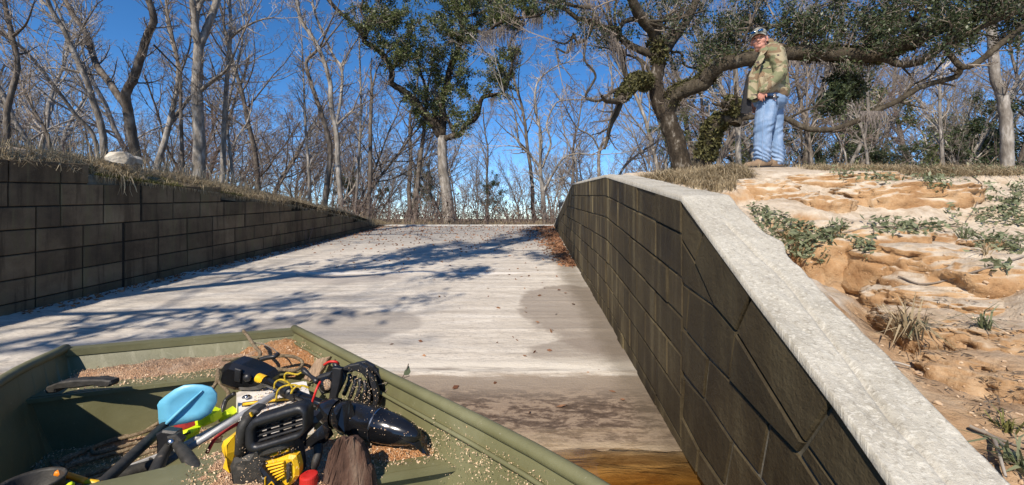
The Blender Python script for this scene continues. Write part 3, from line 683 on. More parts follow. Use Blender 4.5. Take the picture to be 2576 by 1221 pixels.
hero('leaning_tree', 'long thin bare tree slanting steeply left across the wood on the left', [T('A',[(495,740),(380,580),(270,430),(130,260),(0,160),(-60,120)],9,5,12,10)], M['bark_pale'], M['twig_pale'], seed=19, twigs=(7,.9))
# middle
hero('twin_tree', 'tall bare tree with a pale stem, nearest the end of the left wall', [
    T('B',[(470,1085),(455,900),(445,700),(420,560),(410,420),(370,290),(320,190),(265,110),(245,30),(240,-60)],14,8,14), T('B',[(443,640),(470,480),(470,350),(430,290),(380,180),(330,60),(318,-40)],8,5,14,15), T('B',[(470,350),(520,250),(560,190)],5,3,14.6),
    T('B',[(450,640),(500,590),(530,565)],7,4,14)], M['bark_pale'], M['twig'], seed=21, twigs=(5,.9))
hero('twin_tree', 'dark bare tree leaning left, beside the tall pale stem near the wall end', [T('B',[(385,1050),(410,800),(400,700),(360,560),(310,420),(290,320),(340,265)],15,7,14.3)], M['bark_grey'], M['twig'], seed=22, twigs=(5,.9))
hero('dead_snag', 'straight dead trunk with a broken top, beyond the end of the left wall', [T('B',[(605,1120),(618,900),(618,650),(624,520),(626,455)],11,8,15)], M['bark_grey'], M['twig'], seed=23, twigs=(2,.5))
hero('thin_tree', 'thin upright bare tree left of the tall pale twin stems', [T('B',[(308,1030),(300,850),(285,650),(275,400),(268,230)],9,3,15)], M['bark_pale'], M['twig_pale'], seed=24, twigs=(7,.9))
hero('thin_tree', 'thin pole-like bare tree left of the broken snag', [T('B',[(540,1110),(560,800),(570,550),(563,250),(560,120)],7,3,16)], M['bark_pale'], M['twig_pale'], seed=25, twigs=(6,.8))
hero('straight_tree', 'brown bare trunk close on the left of the leafy oak', [T('B',[(850,1160),(855,1000),(880,780),(900,620),(905,480)],14,7,17)], M['bark_grey'], M['twig'], seed=26, twigs=(6,.9))
hero('pale_tree', 'white barked bare tree at the crest of the ramp, left of the right wall', [
    T('C',[(228,1165),(220,1000),(205,860)],14,10,15), T('C',[(205,860),(150,790),(100,740),(85,640),(70,560),(20,480)],7,3,15,14), T('C',[(205,850),(212,700),(190,600),(180,470),(210,400),(290,340),(350,320)],7,3,15,15.5),
    T('C',[(225,980),(280,880),(330,810),(400,790),(465,795)],7,3,15,14), T('C',[(215,860),(260,740),(240,640),(280,540),(330,515),(440,510)],6,3,15,16), T('C',[(120,760),(60,750),(20,750)],4,2,14.5)], M['bark_pale'], M['twig_pale'], seed=27, twigs=(5,.8))
hero('pale_tree', 'pale bare tree rising behind the highest point of the right wall', [T('C',[(508,930),(512,770),(560,680),(575,560),(575,400)],9,4,17), T('C',[(510,770),(470,700),(400,660),(360,600),(330,540)],5,3,17,16)], M['bark_pale'], M['twig_pale'], seed=28, twigs=(6,.8))
hero('leaning_tree', 'brown bare trunk leaning far right toward the big oak, behind the right wall', [T('C',[(615,900),(700,800),(790,740),(850,670)],7,3,12), T('C',[(640,850),(720,740),(830,640)],4,2,12,12.5)], M['bark_grey'], M['twig'], seed=29, twigs=(6,.8))
hero('pine_tree', 'pale straight trunk at the far right edge with a broken brown stub at its foot', [T('D',[(1450,860),(1445,650),(1425,500),(1390,400),(1370,180),(1355,0),(1350,-60)],26,17,10)], M['bark_pale'], M['twig'], seed=30, twigs=(3,.9))
hero('thin_tree', 'pale thin trunk beside the man, hung with grey moss', [T('C',[(1225,800),(1222,600),(1212,400),(1205,330)],14,11,12)], M['bark_pale'], M['twig'], seed=31, twigs=(3,.7))
hero('thin_tree', 'dark thin tree with green ferny leaves right of the man', [T('D',[(445,870),(430,680),(420,560),(425,400)],7,3,12), T('D',[(430,680),(480,610),(560,640)],4,2,12)], M['bark_grey'], M['twig'], seed=32, twigs=(7,.8))
hero('thin_tree', 'pair of thin grey stems under the long oak limb on the right', [T('D',[(735,860),(700,650),(600,400),(560,330)],7,3,13), T('D',[(1120,860),(1105,600),(1105,420),(1125,350)],9,4,13)], M['bark_pale'], M['twig_pale'], seed=33, twigs=(7,.8))

# ---- live oaks
LEAFP = dict(nseg=[5,5,4,4,3], kids=[6,5,5,4], ratio=.5, up=[.02,.03,.03,.02,.01], wig=.35, maxl=3, rmin=.004, ang=(30,80), t0=.2, leafl=2)
def oak(name, label, limbs, clusters, moss, bark, leafm, seed, leafsize, per, trunkmat=None):
    e, out, poly = hero(name, label, limbs, bark, M['twig'], seed=seed, twigs=(4,.55), rcut=.02, limbm=M['bark_oak'] if seed == 41 else M['bark_oak_dark'])
    g = random.Random(seed+5); lv = []; br = []
    allp = [Vector(p) for pts, _ in poly for p in pts]
    for (reg, u, v, Y, rad, n) in clusters:
        for i in range(int(n*(.48 if seed == 41 else .34))):
            a = g.random()*6.283; rr = rad*math.sqrt(g.random()); x = OFF[reg]+(u+math.cos(a)*rr)*.4894; y = (v+math.sin(a)*rr)*.4894
            c = at(x, y, Y+g.uniform(-1,1)*(rad*.4894/F*Y)*1.0)
            q = min(allp, key=lambda p: (p-c).length_squared); d = c-q
            if d.length > 2.2: q = c - d.normalized()*2.2*g.uniform(.7,1)
            mid = (q+c)/2 + Vector(rdir(g))*d.length*.12
            pts = catmull([q, mid, c], 3); R = [max(.004, .018*(1-.7*k/len(pts))) for k in range(len(pts))]
            P3 = [tuple(p) for p in pts]
            br.append((P3, R, 4, 2)); L = max(.35, min(1.0, d.length))
            kids(br, lv, P3, R, L, 1, LEAFP, g, .35, 5, .42)
            lv += P3[-2:]
    o = obj('crown', tubes_mesh('crown', [(a,b,c) for a,b,c,l in br], M['twig'], False), e); o['kind'] = 'stuff'
    o = obj('foliage', leaf_mesh('foliage', lv, leafsize, leafm, .055, per, seed), e); o['kind'] = 'stuff'
    ms = []
    for (reg, pts, Y, n, ln) in moss:
        for i in range(n):
            t = g.random()*(len(pts)-1); k = int(t); f = t-k; u = pts[k][0]*(1-f)+pts[k+1][0]*f + g.uniform(-8,8); v = pts[k][1]*(1-f)+pts[k+1][1]*f
            p = at(OFF[reg]+u*.4894, v*.4894, Y+g.uniform(-.25,.25)); L = ln*g.uniform(.25,1)*Y/F*.4894
            q = [tuple(p)]; dx, dy = g.uniform(-.15,.15), g.uniform(-.15,.15)
            for s in range(4): 
                l = q[-1]; q.append((l[0]+dx*L/4+g.uniform(-.018,.018), l[1]+dy*L/4+g.uniform(-.018,.018), l[2]-L/4))
            ms.append((q, [.004,.0055,.005,.004,.001], 3))
    if ms: o = obj('moss', tubes_mesh('moss', ms, M['moss_hair'], False), e); o['kind'] = 'stuff'
    return e, poly
B = 'B'
oak('oak_tree', 'tall evergreen oak at the ramp crest, straight grey trunk and dark leafy crown', [
    T(B,[(1025,1165),(1010,1000),(990,850),(985,700)],32,22,16), T(B,[(975,700),(930,620),(880,560),(820,490),(770,455),(725,425),(730,370),(690,290),(640,245),(590,215),(575,170),(520,110),(470,70),(420,20),(380,-30)],19,9,16,14),
    T(B,[(985,695),(990,600),(985,520),(1010,440),(1030,350),(1080,220),(1090,130),(1070,60),(1080,-50)],20,12,16,16.5), T(B,[(1000,715),(1040,700),(1080,690),(1110,640),(1165,600),(1190,510),(1230,490),(1290,480),(1320,440),(1332,405)],16,7,16,15),
    T(B,[(1050,685),(1020,620),(1000,590)],10,6,16), T(B,[(1085,175),(1130,150),(1170,160),(1210,180),(1260,130),(1330,100),(1400,90),(1480,80),(1560,20)],10,6,16.4,14), T(B,[(1090,90),(1200,60),(1300,30),(1380,-20)],8,5,16.4,17),
    T(B,[(905,560),(900,450),(880,380),(860,320),(800,240)],8,4,16,17), T(B,[(590,205),(612,120),(570,60),(590,-30)],8,5,14.8), T(B,[(1320,440),(1300,360),(1250,300),(1200,260)],6,3,15), T(B,[(1350,320),(1335,230),(1370,170)],6,4,15)],
    [(B,1050,420,16.4,130,34),(B,1000,250,16,160,40),(B,900,120,15.6,170,36),(B,780,330,15,110,22),(B,830,200,15,120,22),(B,700,100,14.6,110,18),(B,1070,100,16.5,140,30),(B,930,480,16.2,90,18),(B,850,480,15.6,70,12),(B,1000,560,16,70,12),
     (B,1070,620,15.6,70,12),(B,1160,590,15.4,45,8),(B,1260,430,15.2,75,18),(B,1300,400,15,50,12),(B,1240,350,15,70,8),(B,1330,300,15,60,10),(B,1220,30,16,120,46),(B,1370,30,15.2,110,48),(B,640,150,14.8,70,14),(B,560,60,14.5,80,14),(B,800,-30,15,130,22),(B,980,-30,16,130,24),(B,1130,-40,16,100,16),(B,1120,210,16.3,60,16),(B,1470,40,14.6,60,12),(B,900,590,16,50,10),(B,650,230,14.6,60,8),(B,760,40,15,120,18)],
    [(B,[(1180,165),(1260,150),(1330,115),(1410,100)],15,420,110),(B,[(1440,95),(1500,85)],14.4,90,90),(B,[(1230,505),(1260,500)],15,40,60),(B,[(880,570),(920,620)],16,30,40)],
    M['bark_pale'], M['oak_leaf'], 41, .075, 2)
C = 'C'; D = 'D'
oak2, poly2 = oak('oak_tree', 'huge spreading live oak behind the man, dark twisted limbs shading the top right', [
    T(C,[(950,905),(905,740),(865,620),(820,530),(800,440),(810,350),(820,270)],50,30,9.5), T(C,[(860,570),(890,490),(950,465),(1040,430),(1080,380),(1150,330),(1285,305)]+[(1157+330,275),(1157+540,275),(1157+750,283),(1157+860,245),(1157+1000,195),(1157+1200,100),(1157+1500,30),(1157+1640,0)],40,30,9.5,7.0),
    T(C,[(800,290),(740,265),(680,240),(620,195),(600,150),(530,140),(470,110),(400,95),(340,50),(260,10),(190,-20)],20,9,9.5,9.0), T(C,[(815,270),(790,170),(740,110),(700,50),(665,-40)],30,24,9.5,8.8), T(C,[(840,275),(890,200),(950,120),(990,40),(1020,-40)],27,18,9.5,10),
    T(C,[(480,120),(450,190),(400,220),(375,180),(350,270),(290,250),(300,300)],9,4,9.1), T(C,[(378,190),(330,225),(268,205)],7,3,9.1), T(C,[(765,430),(700,410),(660,450),(625,500)],32,24,9.4,8.9),
    T(C,[(650,440),(580,470),(520,515),(470,515),(440,490),(490,400),(470,350),(435,310),(440,230)],9,4,9,8.6), T(C,[(772,380),(740,320),(680,290),(640,280),(560,250),(500,240)],8,3,9.4), T(C,[(655,420),(635,330),(612,250),(592,170)],14,9,9.2), T(C,[(735,400),(730,330),(690,290)],8,5,9.3),
    T(C,[(880,265),(930,275),(945,330),(1000,350),(1060,330)],7,4,9.6), T(C,[(1160,330),(1210,280),(1240,230),(1290,120)],9,5,8.8,8.4), T(C,[(800,165),(850,120),(880,70),(900,40)],8,5,9.6), T(C,[(590,120),(590,60),(600,-20)],8,6,9.2), T(C,[(470,40),(380,30),(300,0)],10,6,9),
    T(C,[(610,150),(640,110),(690,100),(740,110)],12,12,9.1), T(D,[(200,150),(320,110),(430,60),(490,-20)],10,6,8.6),
    T(D,[(800,290),(900,328),(1000,318),(1120,240),(1250,170),(1400,100),(1560,40)],20,15,7.8,6.8), T(D,[(1140,262),(1190,320),(1230,345),(1290,325),(1400,240),(1540,130)],14,15,7.2,6.8), T(D,[(960,130),(1010,60),(1030,-20)],8,5,7.6)],
    [(C,1100,150,9,150,44),(C,1000,280,9.4,70,14),(C,1230,180,8.6,110,26),(C,960,60,9.8,120,24),(C,820,60,9.5,90,12),(C,520,60,9.2,100,10),(C,660,200,9.3,80,8),(C,430,130,9,90,8),(C,340,30,9,80,12),(C,1060,330,9.3,40,6),
     (D,200,60,8.8,120,30),(D,400,150,8.4,130,34),(D,520,60,8.2,120,28),(D,640,190,8,130,34),(D,820,180,7.8,120,30),(D,760,60,8,130,26),(D,950,90,7.6,120,26),(D,1100,60,7.4,120,28),(D,1250,60,7.2,120,28),(D,1420,50,7,120,30),(D,1500,140,7,90,12),(D,1180,200,7.2,80,12),(D,330,300,8.4,50,6),(D,600,320,8,60,5)],
    [(C,[(570,160),(640,260)],9.2,200,130),(C,[(340,240),(420,200)],9.1,60,60),(C,[(460,120),(600,160)],9.2,90,60),(D,[(330,310),(560,320),(780,310)],8.2,260,70),(D,[(700,570),(830,570)],7.6,110,110),(C,[(240,60),(300,50)],9,60,70),(C,[(440,500),(560,480)],8.8,60,35),(D,[(900,300),(1100,260)],7.5,100,50)],
    M['bark_oak'], M['oak_leaf_dark'], 51, .052, 2)
# resurrection-fern sleeves on the big oak
g = random.Random(9); fl = []
def sleeve(reg, pts, Y0, Y1, r0, r1, n, top=False):
    L = T(reg, pts, r0, r1, Y0, Y1); P = catmull([p for p,_ in L], 6); R = np.interp(np.linspace(0,1,len(P)), np.linspace(0,1,len(L)), [r for _,r in L])
    for i in range(n):
        k = g.randrange(len(P)-1); f = g.random(); c = P[k].lerp(P[k+1], f); w = Vector(rdir(g)); 
        if top and w.z < -.2: w.z *= -1
        t = (P[k+1]-P[k]).normalized(); w = (w-t*w.dot(t)).normalized(); fl.append(tuple(c+w*R[k]*g.uniform(.95,1.25)))
sleeve(C,[(765,430),(700,410),(660,450),(625,500)],9.4,8.9,34,28,1500)
sleeve(C,[(860,540),(890,490),(950,465),(1040,430),(1080,380),(1150,330),(1285,305)],9.5,8.6,40,36,1300,True)
sleeve(D,[(128,300),(330,275),(540,275),(750,283),(860,245),(1000,195)],8.6,7.6,36,34,2600)
sleeve(C,[(815,330),(820,270),(790,200)],9.5,9.4,34,34,400)
lo = T(C,[(1010,905),(1055,800),(1080,720),(1095,655),(1150,612),(1235,615)],42,26,9.0,8.3)
o = obj('fern', leaf_mesh('fern', fl, .075, M['fern'], .02, 2, 3), oak2); o['kind'] = 'stuff'
# the low second limb of the same oak, with its thick fern coat and the long thin bough to the right
gg = random.Random(77); outp = []
for l in (lo, T(C,[(1210,640),(1225,585),(1205,545),(1160,540)],26,30,8.3), T(D,[(60,610),(150,600),(280,605),(340,622),(430,662),(560,665),(700,610),(800,560),(900,510),(1000,450),(1110,415),(1190,390),(1215,345)],14,14,8.3,7.2), T(D,[(900,510),(960,440),(1040,400),(1100,340),(1160,270)],6,4,7.6,7.4),
          T(D,[(550,330),(620,340),(665,410),(640,470)],5,3,8,8.6), T(C,[(640,-20),(480,50),(520,130),(600,180)],4,3,9)):
    pts, R = gnarl(l, .14, gg); outp.append((pts, R, 12, 0))
    if R[0] < .12: kids(outp, None, pts, R, 1, 1, BARE, gg, .1, 10, .6)
big, small = split_mesh(outp, .02)
obj('limb', tubes_mesh('limb', big, M['bark_oak_dark']), oak2); o = obj('crown', tubes_mesh('crown', small, M['twig'], False), oak2); o['kind']='stuff'
fl = []
sleeve(C,[(1050,810),(1080,720),(1095,655),(1150,612)],8.9,8.5,42,36,1700); sleeve(C,[(1225,585),(1205,545),(1160,540)],8.3,8.3,30,36,1300)
o = obj('fern', leaf_mesh('fern', fl, .08, M['fern'], .02, 2, 4), oak2); o['kind'] = 'stuff'
# leafy bough hanging in the background right of the man
br = []; lv = []; gg = random.Random(78)
for (u,v,rad,n) in ((590,440,60,7),(570,510,50,5),(610,390,30,2),(510,560,40,3)):
    for i in range(n):
        c = at(OFF['D']+(u+gg.uniform(-rad,rad))*.4894, (v+gg.uniform(-rad,rad)*.9)*.4894, 8.4+gg.uniform(-.4,.4)); q = at(OFF['D']+640*.4894, 440*.4894, 8.4)
        pts = [tuple(q.lerp(c, k/3)+Vector(rdir(gg))*.05*(k>0)) for k in range(4)]; R=[.012,.009,.007,.004]; br.append((pts,R,3)); tmp=[]; kids(tmp, lv, pts, R, .4, 1, LEAFP, gg, .4, 4, .3); br += [(a,b,c_) for a,b,c_,l in tmp]
o = obj('crown', tubes_mesh('crown', br, M['twig'], False), oak2); o['kind']='stuff'; o = obj('foliage', leaf_mesh('foliage', lv, .06, M['oak_leaf_dark'], .05, 5, 8), oak2); o['kind']='stuff'

# ---- the wood behind: a few tree shapes, each tree its own object
PROT = []
def proto(seed, h, r, P, bark, twig, lean=.05, leaves=None, per=3, size=.09, split=0):
    g = random.Random(seed); out = []; lv = [] if leaves else None; Q = dict(P)
    grow(out, lv, (0,0,-.3), unit((g.uniform(-lean,lean), g.uniform(-lean,lean), 1)), r, h, 0, Q, g)
    if split:
        grow(out, lv, (0.05,0,-.3), unit((g.uniform(.1,.3)*g.choice((-1,1)), g.uniform(-.2,.2), 1)), r*.7, h*.8, 0, Q, g)
    big, small = split_mesh(out, .028)
    e = empty('bare_tree'); obj('trunk', tubes_mesh('trunk', big, bark), e); o = obj('crown', tubes_mesh('crown', small, twig, False), e); o['kind']='stuff'
    if leaves: o = obj('foliage', leaf_mesh('foliage', lv, size, leaves, .10, per, seed), e); o['kind']='stuff'
    return e
WD = dict(BARE, rmin=.0065)
PROT = [proto(101, 13, .17, dict(WD, kids=[15,7,5,4]), M['bark_pale'], M['twig_pale']), proto(102, 11, .13, dict(WD, wig=.26, kids=[14,7,6,4]), M['bark_grey'], M['twig'], .12, split=1), proto(103, 15, .19, dict(WD, t0=.4, kids=[15,7,6,4]), M['bark_grey'], M['twig']),
        proto(104, 9, .09, dict(WD, wig=.3, kids=[13,7,5,4], t0=.2), M['bark_pale'], M['twig_red'], .15), proto(105, 12, .12, dict(WD, kids=[14,7,6,4], ang=(20,48), t0=.28), M['bark_pale'], M['twig'], .08, split=1), proto(106, 6, .05, dict(WD, kids=[14,6,5,3], t0=.1, wig=.3), M['bark_grey'], M['twig_red'], .2, split=1)]
EVG = [proto(111, 8, .12, dict(WD, kids=[11,6,5,3], t0=.15, leafl=3, maxl=4, wig=.3), M['bark_grey'], M['twig'], .15, M['oak_leaf'], 2, .11), proto(112, 5, .06, dict(WD, kids=[12,6,4,3], t0=.06, leafl=2, wig=.35), M['bark_grey'], M['twig'], .2, M['oak_leaf_dark'], 2, .10)]
def where(x, y):
    px = CX+F*x/y
    for lim, ph in ((80,'at the left edge of the photo'),(190,'above the sand heap'),(290,'left of the pale rock'),(400,'behind the crooked tree'),(470,'left of the forked tree'),(560,'behind the forked tree'),(640,'above the long grassy step'),(740,'above the third wall step'),(830,'above the last wall steps'),(930,'beyond the low wall end'),(1020,'near the broken snag'),(1090,'left of the crest oak'),(1180,'behind the crest oak'),(1290,'right of the crest oak'),(1350,'left of the white barked tree'),(1430,'behind the white barked tree'),(1540,'over the right wall peak'),(1650,'left of the big oak'),(1760,'behind the big oak trunk'),(1880,'between big oak and man'),(1990,'behind the man'),(2100,'just right of the man'),(2230,'under the drooping oak bough'),(2360,'under the long oak limb'),(2480,'left of the stubbed pale trunk')):
        if px < lim: break
    else: ph = 'at the right edge of the photo'
    return ph + (', near' if y < 20 else ', set back' if y < 27 else ', deep back' if y < 35 else ', farthest back')
NAMES = ['pale_bare_tree','bare_tree','tall_bare_tree','small_bare_tree','bare_tree','sapling']
LABS = [('pale bare tree','pale bare trees in the wood'),('twin stemmed grey bare tree','twin stemmed bare trees in the wood'),('tall grey bare tree','tall grey bare trees in the wood'),
        ('small reddish bare tree','small reddish bare trees in the wood'),('upswept pale double tree','upswept pale trees in the wood'),('low bare sapling','saplings in the wood')]
used = {}
def plant(pe, x, y, s, rz, name, label, group):
    c = pe if id(pe) not in used else pe.copy()
    if c is not pe:
        COL.objects.link(c)
        for ch in pe.children: 
            k = ch.copy(); COL.objects.link(k); k.parent = c; k.matrix_parent_inverse = Matrix.Identity(4)
    used[id(pe)] = 1
    c.name = name; c.location = (x, y, Hs(x, y)); c.rotation_euler = (0,0,rz); c.scale = (s,s,s*rnd.uniform(.9,1.12)); tag(c, label, 'tree', group)
    return c
g = random.Random(123); placed = []
tries = 0
while len(placed) < 150 and tries < 6000:
    tries += 1
    y = 15+ 33*g.random()**1.25; x = g.uniform(-1.45,1.35)*y
    if any((x-a)**2+(y-b)**2 < (1.3+.02*y)**2 for a, b in placed): continue
    if y < 18 and -6 < x < 2.2: continue
    placed.append((x, y)); far = y > 30
    i = g.choice([0,1,2,3,4,5,3,5]) if not far else g.choice([0,1,2,3,4])
    s = g.uniform(.75,1.15)*(1.0 if y > 22 else .85)
    if -.25 < x/y < .35: s *= .62          # the wood is lower straight ahead
    elif -.5 < x/y <= -.25: s *= .8
    plant(PROT[i], x, y, s, g.uniform(0,6.28), NAMES[i], LABS[i][0]+' '+where(x, y), LABS[i][1])
for k in range(40):
    y = g.uniform(16, 32); x = y*g.uniform(.5, 1.35) if k < 34 else y*g.uniform(-.35,.3)
    if k >= 34: y = g.uniform(24,34); x = y*g.uniform(-.4,.3)
    i = g.choice([0,1,1]) if k < 34 else 1
    plant(EVG[i], x, y, g.uniform(.6,1.0)*(1 if k < 34 else .7), g.uniform(0,6.28), ['evergreen_tree','evergreen_bush'][i], ['dark evergreen tree','low dark evergreen bush'][i]+' '+where(x, y), ['evergreen trees in the wood','evergreen bushes in the wood'][i])
# trees on the banks to the left of and behind the camera (their shade falls on the ramp)
for (x, y, i, s, rz), ph in zip(((-8.6,-1.0,1,1.0,.4),(-10.4,1.6,2,.9,2.2),(-10.5,-4,0,1,1.0),(-7.6,-3.8,1,1.0,2.0),(-6.3,1.6,1,.85,1.2),(-7.6,3.4,2,.8,5.0)), ('on the left bank beside the boat','outside the frame above the left wall','farthest left of the boat','on the left bank behind the boat','just left of the frame, close to the wall','left of the frame beyond the sand heap')):
    plant(PROT[i], x, y, s, rz, NAMES[i], LABS[i][0]+' '+ph, 'trees shading the ramp from the left bank')
used_tree = plant(EVG[0], -7.0, .4, 1.0, 1.0, 'evergreen_tree', 'evergreen tree left of the frame, shading the upper ramp', 'trees shading the ramp from the left bank')
ev = used_tree
bp_ = [Vector(p_) for p_ in ((-6.9,.4,4.2),(-5.8,.5,4.5),(-4.6,.35,4.35),(-3.6,.6,4.5),(-3.0,.5,4.25),(-2.7,.75,4.3))]; gb = random.Random(5); lvb = []; P_, R_ = gnarl([(p_, .07-.012*k) for k, p_ in enumerate(bp_)], .2, gb); ob = [(P_, R_, 6, 0)]
kids(ob, lvb, P_[16:], R_[16:], 1, 1, LEAFP, gb, .2, 9, .5); obj('limb', tubes_mesh('limb', [(a,b,c) for a,b,c,l in ob], M['bark_oak']), ev); o = obj('foliage', leaf_mesh('foliage', lvb, .09, M['oak_leaf'], .07, 3, 3), ev); o['kind'] = 'stuff'
for k in range(70):
    y = g.uniform(38, 75); x = y*g.uniform(-.9, .75); i = g.choice([0,1,4,4]); plant(PROT[i], x, y, g.uniform(.55,.9)*(1 if abs(x/y)>.3 else .85), g.uniform(0,6.28), 'distant_tree', 'thin distant '+['pale','grey','','','upswept'][i]+' tree '+where(x, y).replace('farthest back','in the farthest row'), 'distant trees')
# undergrowth: brush, dead stems and bushes at the foot of the wood
r = np.random.RandomState(5); N = 5200
y = 12.8+30*r.rand(N)**1.5; x = r.uniform(-1.4,1.35,N)*y; z = H(x, y)
polys = []
gg = random.Random(6)
for i in range(N):
    h = gg.uniform(.3,1.5)*(1+.4*(y[i]>22)); a = gg.random()*6.28; q = [(x[i],y[i],z[i]-.05)]; dx, dy = math.cos(a)*.35, math.sin(a)*.35
    for s in range(3): l = q[-1]; q.append((l[0]+dx*h/3+gg.uniform(-.1,.1)*h, l[1]+dy*h/3+gg.uniform(-.1,.1)*h, l[2]+h/3*gg.uniform(.6,1.1)))
    polys.append((q, [.010,.008,.006,.003], 3))
    for b in range(3):
        l = q[gg.randrange(1,4)]; w = rdir(gg); polys.append(([l, (l[0]+w[0]*h*.3, l[1]+w[1]*h*.3, l[2]+abs(w[2])*h*.25), (l[0]+w[0]*h*.5, l[1]+w[1]*h*.5, l[2]+abs(w[2])*h*.5)], [.006,.005,.003], 3))
tag(obj('undergrowth', tubes_mesh('undergrowth', polys, M['twig_red'], False)), 'tangle of dead brush along the foot of the wood', 'undergrowth', kind='stuff')
sel = r.rand(N) < .5; C3 = np.stack([x,y,z+.35],1)[sel]
tag(obj('brush_leaves', leaf_mesh('brush_leaves', C3, .10, M['brush'], .3, 8, 4)), 'brown withered leaves clinging in the brush below the trees', 'leaves', kind='stuff')
# ------------------------------------------------------------------ the boat
def olive_mat():
    t = NT('olive_paint'); n = t.noise(3, 6, .6); f = t.noise(45, 4, .7); sc = t.noise(1, 4, .7, t.map((14,90,14)))
    c = t.ramp(n, [(.3,(.115,.11,.05)),(.55,(.155,.15,.075)),(.75,(.20,.195,.11))])
    c = t.mix(t.math('MULTIPLY', t.sstep(t.noise(85, 4, .7), .66, .72), .6), c, (.38,.36,.27)); c = t.mix(t.math('MULTIPLY', t.sstep(sc, .66, .74), .4), c, (.36,.34,.25))
    c = t.mix(t.math('MULTIPLY', t.sstep(t.noise(1.7,7,.7), .56, .66), .45), c, (.10,.085,.05)); t.bump(t.math('ADD', f, t.math('MULTIPLY', t.noise(2.5,3,.5), 3)), .3, .004); return t.done(c, t.ramp(n, [(.3,.42),(.7,.6)]), .45)
M['olive'] = olive_mat()
M['chip'] = leafmat('wood_chip', (.56,.36,.20), (.80,.62,.43), .9, .0)
def dust_mat(name, a, b, c_):
    t = NT(name); n = t.vor(260, 'F1'); n2 = t.noise(7, 6, .7); n3 = t.noise(120, 4, .8)
    c = t.ramp(n2, [(.3,a),(.5,b),(.68,c_)]); c = t.mix(t.math('MULTIPLY', t.sstep(n3, .5, .7), .8), c, (.75,.60,.42)); c = t.mix(t.math('MULTIPLY', t.sstep(n3, .46, .34), .6), c, (.28,.13,.06))
    t.bump(t.math('ADD', n.outputs[0], n3), 1, .01); return t.done(c, .95, .1)
M['sawdust'] = dust_mat('sawdust', (.48,.20,.075), (.62,.31,.135), (.72,.44,.23)); M['sawdust_pale'] = dust_mat('sawdust_pale', (.54,.31,.18), (.64,.41,.26), (.72,.53,.38))
M['black'] = nm('black_plastic', [(.3,(.008,.008,.009)),(.7,(.022,.022,.024))], 14, 5, .42, .25, .004, spec=.5)
M['black_gloss'] = nm('black_paint', [(.3,(.005,.005,.006)),(.7,(.012,.012,.013))], 14, 5, .16, .05, .002, spec=.6)
M['rubber'] = nm('black_rubber', [(.3,(.016,.015,.013)),(.62,(.04,.037,.032)),(.75,(.16,.13,.10))], 40, 5, .6, .3, .003, spec=.4)
M['yellow'] = nm('yellow_plastic', [(.25,(.30,.15,.01)),(.45,(.75,.43,.012)),(.7,(.85,.52,.02))], 26, 5, .38, .15, .003, spec=.5)
M['blue'] = nm('blue_plastic', [(.3,(.10,.36,.52)),(.6,(.15,.46,.64)),(.75,(.26,.56,.70))], 9, 6, .42, .1, .003, spec=.5)
M['alu'] = nm('worn_aluminium', [(.3,(.30,.30,.30)),(.7,(.46,.455,.45))], 30, 5, .5, .1, .002, metal=.3)
M['steel'] = nm('steel', [(.3,(.4,.4,.4)),(.7,(.62,.62,.62))], 30, 4, .25, 0, metal=1)
M['white'] = nm('white_plastic', [(.3,(.42,.36,.28)),(.5,(.74,.71,.66)),(.7,(.80,.78,.74))], 11, 6, .5, .2, .004)
M['rope'] = nm('tan_rope', [(.3,(.13,.09,.05)),(.5,(.28,.21,.13)),(.7,(.42,.33,.22))], 90, 4, .9, 1, .01)
M['yellow_rope'] = nm('yellow_rope', [(.3,(.50,.33,.02)),(.7,(.85,.62,.06))], 120, 3, .8, .8, .01)
M['hivis'] = nm('neon_yellow', [(.3,(.55,.70,.01)),(.7,(.70,.88,.03))], 12, 3, .6, .2, .004)
M['red'] = nm('red_plastic', [(.3,(.45,.018,.015)),(.7,(.62,.04,.03))], 20, 4, .4, .1, .002)
M['red_cloth'] = nm('red_cloth', [(.3,(.16,.01,.012)),(.7,(.34,.03,.03))], 20, 4, .9, .3, .004)
M['green'] = nm('green_plastic', [(.3,(.01,.14,.07)),(.7,(.02,.22,.11))], 20, 4, .4, .1, .002)
M['old_wood'] = nm('old_wood', [(.32,(.03,.015,.01)),(.5,(.095,.052,.035)),(.64,(.17,.12,.085)),(.75,(.30,.24,.18))], 9, 7, .9, 1, .012, stretch=(2.2,2.2,.45))
M['new_wood'] = nm('cut_wood', [(.3,(.16,.10,.06)),(.6,(.33,.23,.15))], 7, 6, .85, .6, .006)
M['orange'] = nm('orange_plastic', [(.3,(.75,.20,.01)),(.7,(.9,.30,.02))], 20, 4, .4, .1, .002)
ZG = -.60
def lerp(a, b, t): return a+(b-a)*t
GL = [Vector((-2.04,1.967,ZG)), Vector((-1.862,1.565,ZG)), Vector((-1.40,.93,ZG)), Vector((-.92,.22,ZG)), Vector((-.74,-.5,ZG)), Vector((-.70,-1.5,ZG))]
GR = [Vector((-1.175,2.32,ZG)), Vector((-.55,1.695,ZG)), Vector((.172,.968,ZG)), Vector((.47,.45,ZG)), Vector((.58,-.3,ZG)), Vector((.60,-1.5,ZG))]
ax = Vector((.57,-.82,0)).normalized()
def bott(p, side, k): # bottom edge: pulled in and down
    inw = Vector((.82,.57,0)) if side < 0 else Vector((-.80,-.60,0)); z = -1.02 if k > 1 else (-.97 if k == 1 else -.90)
    q = p + inw*.10 + (ax*.22 if k == 0 else Vector((0,0,0))); q.z = z; return q
boat = empty('jon_boat', (-.5, .8, -1.0)); tag(boat, 'olive green flat bottomed aluminium boat nosed onto the ramp, littered with sawdust', 'boat')
bm = bmesh.new()
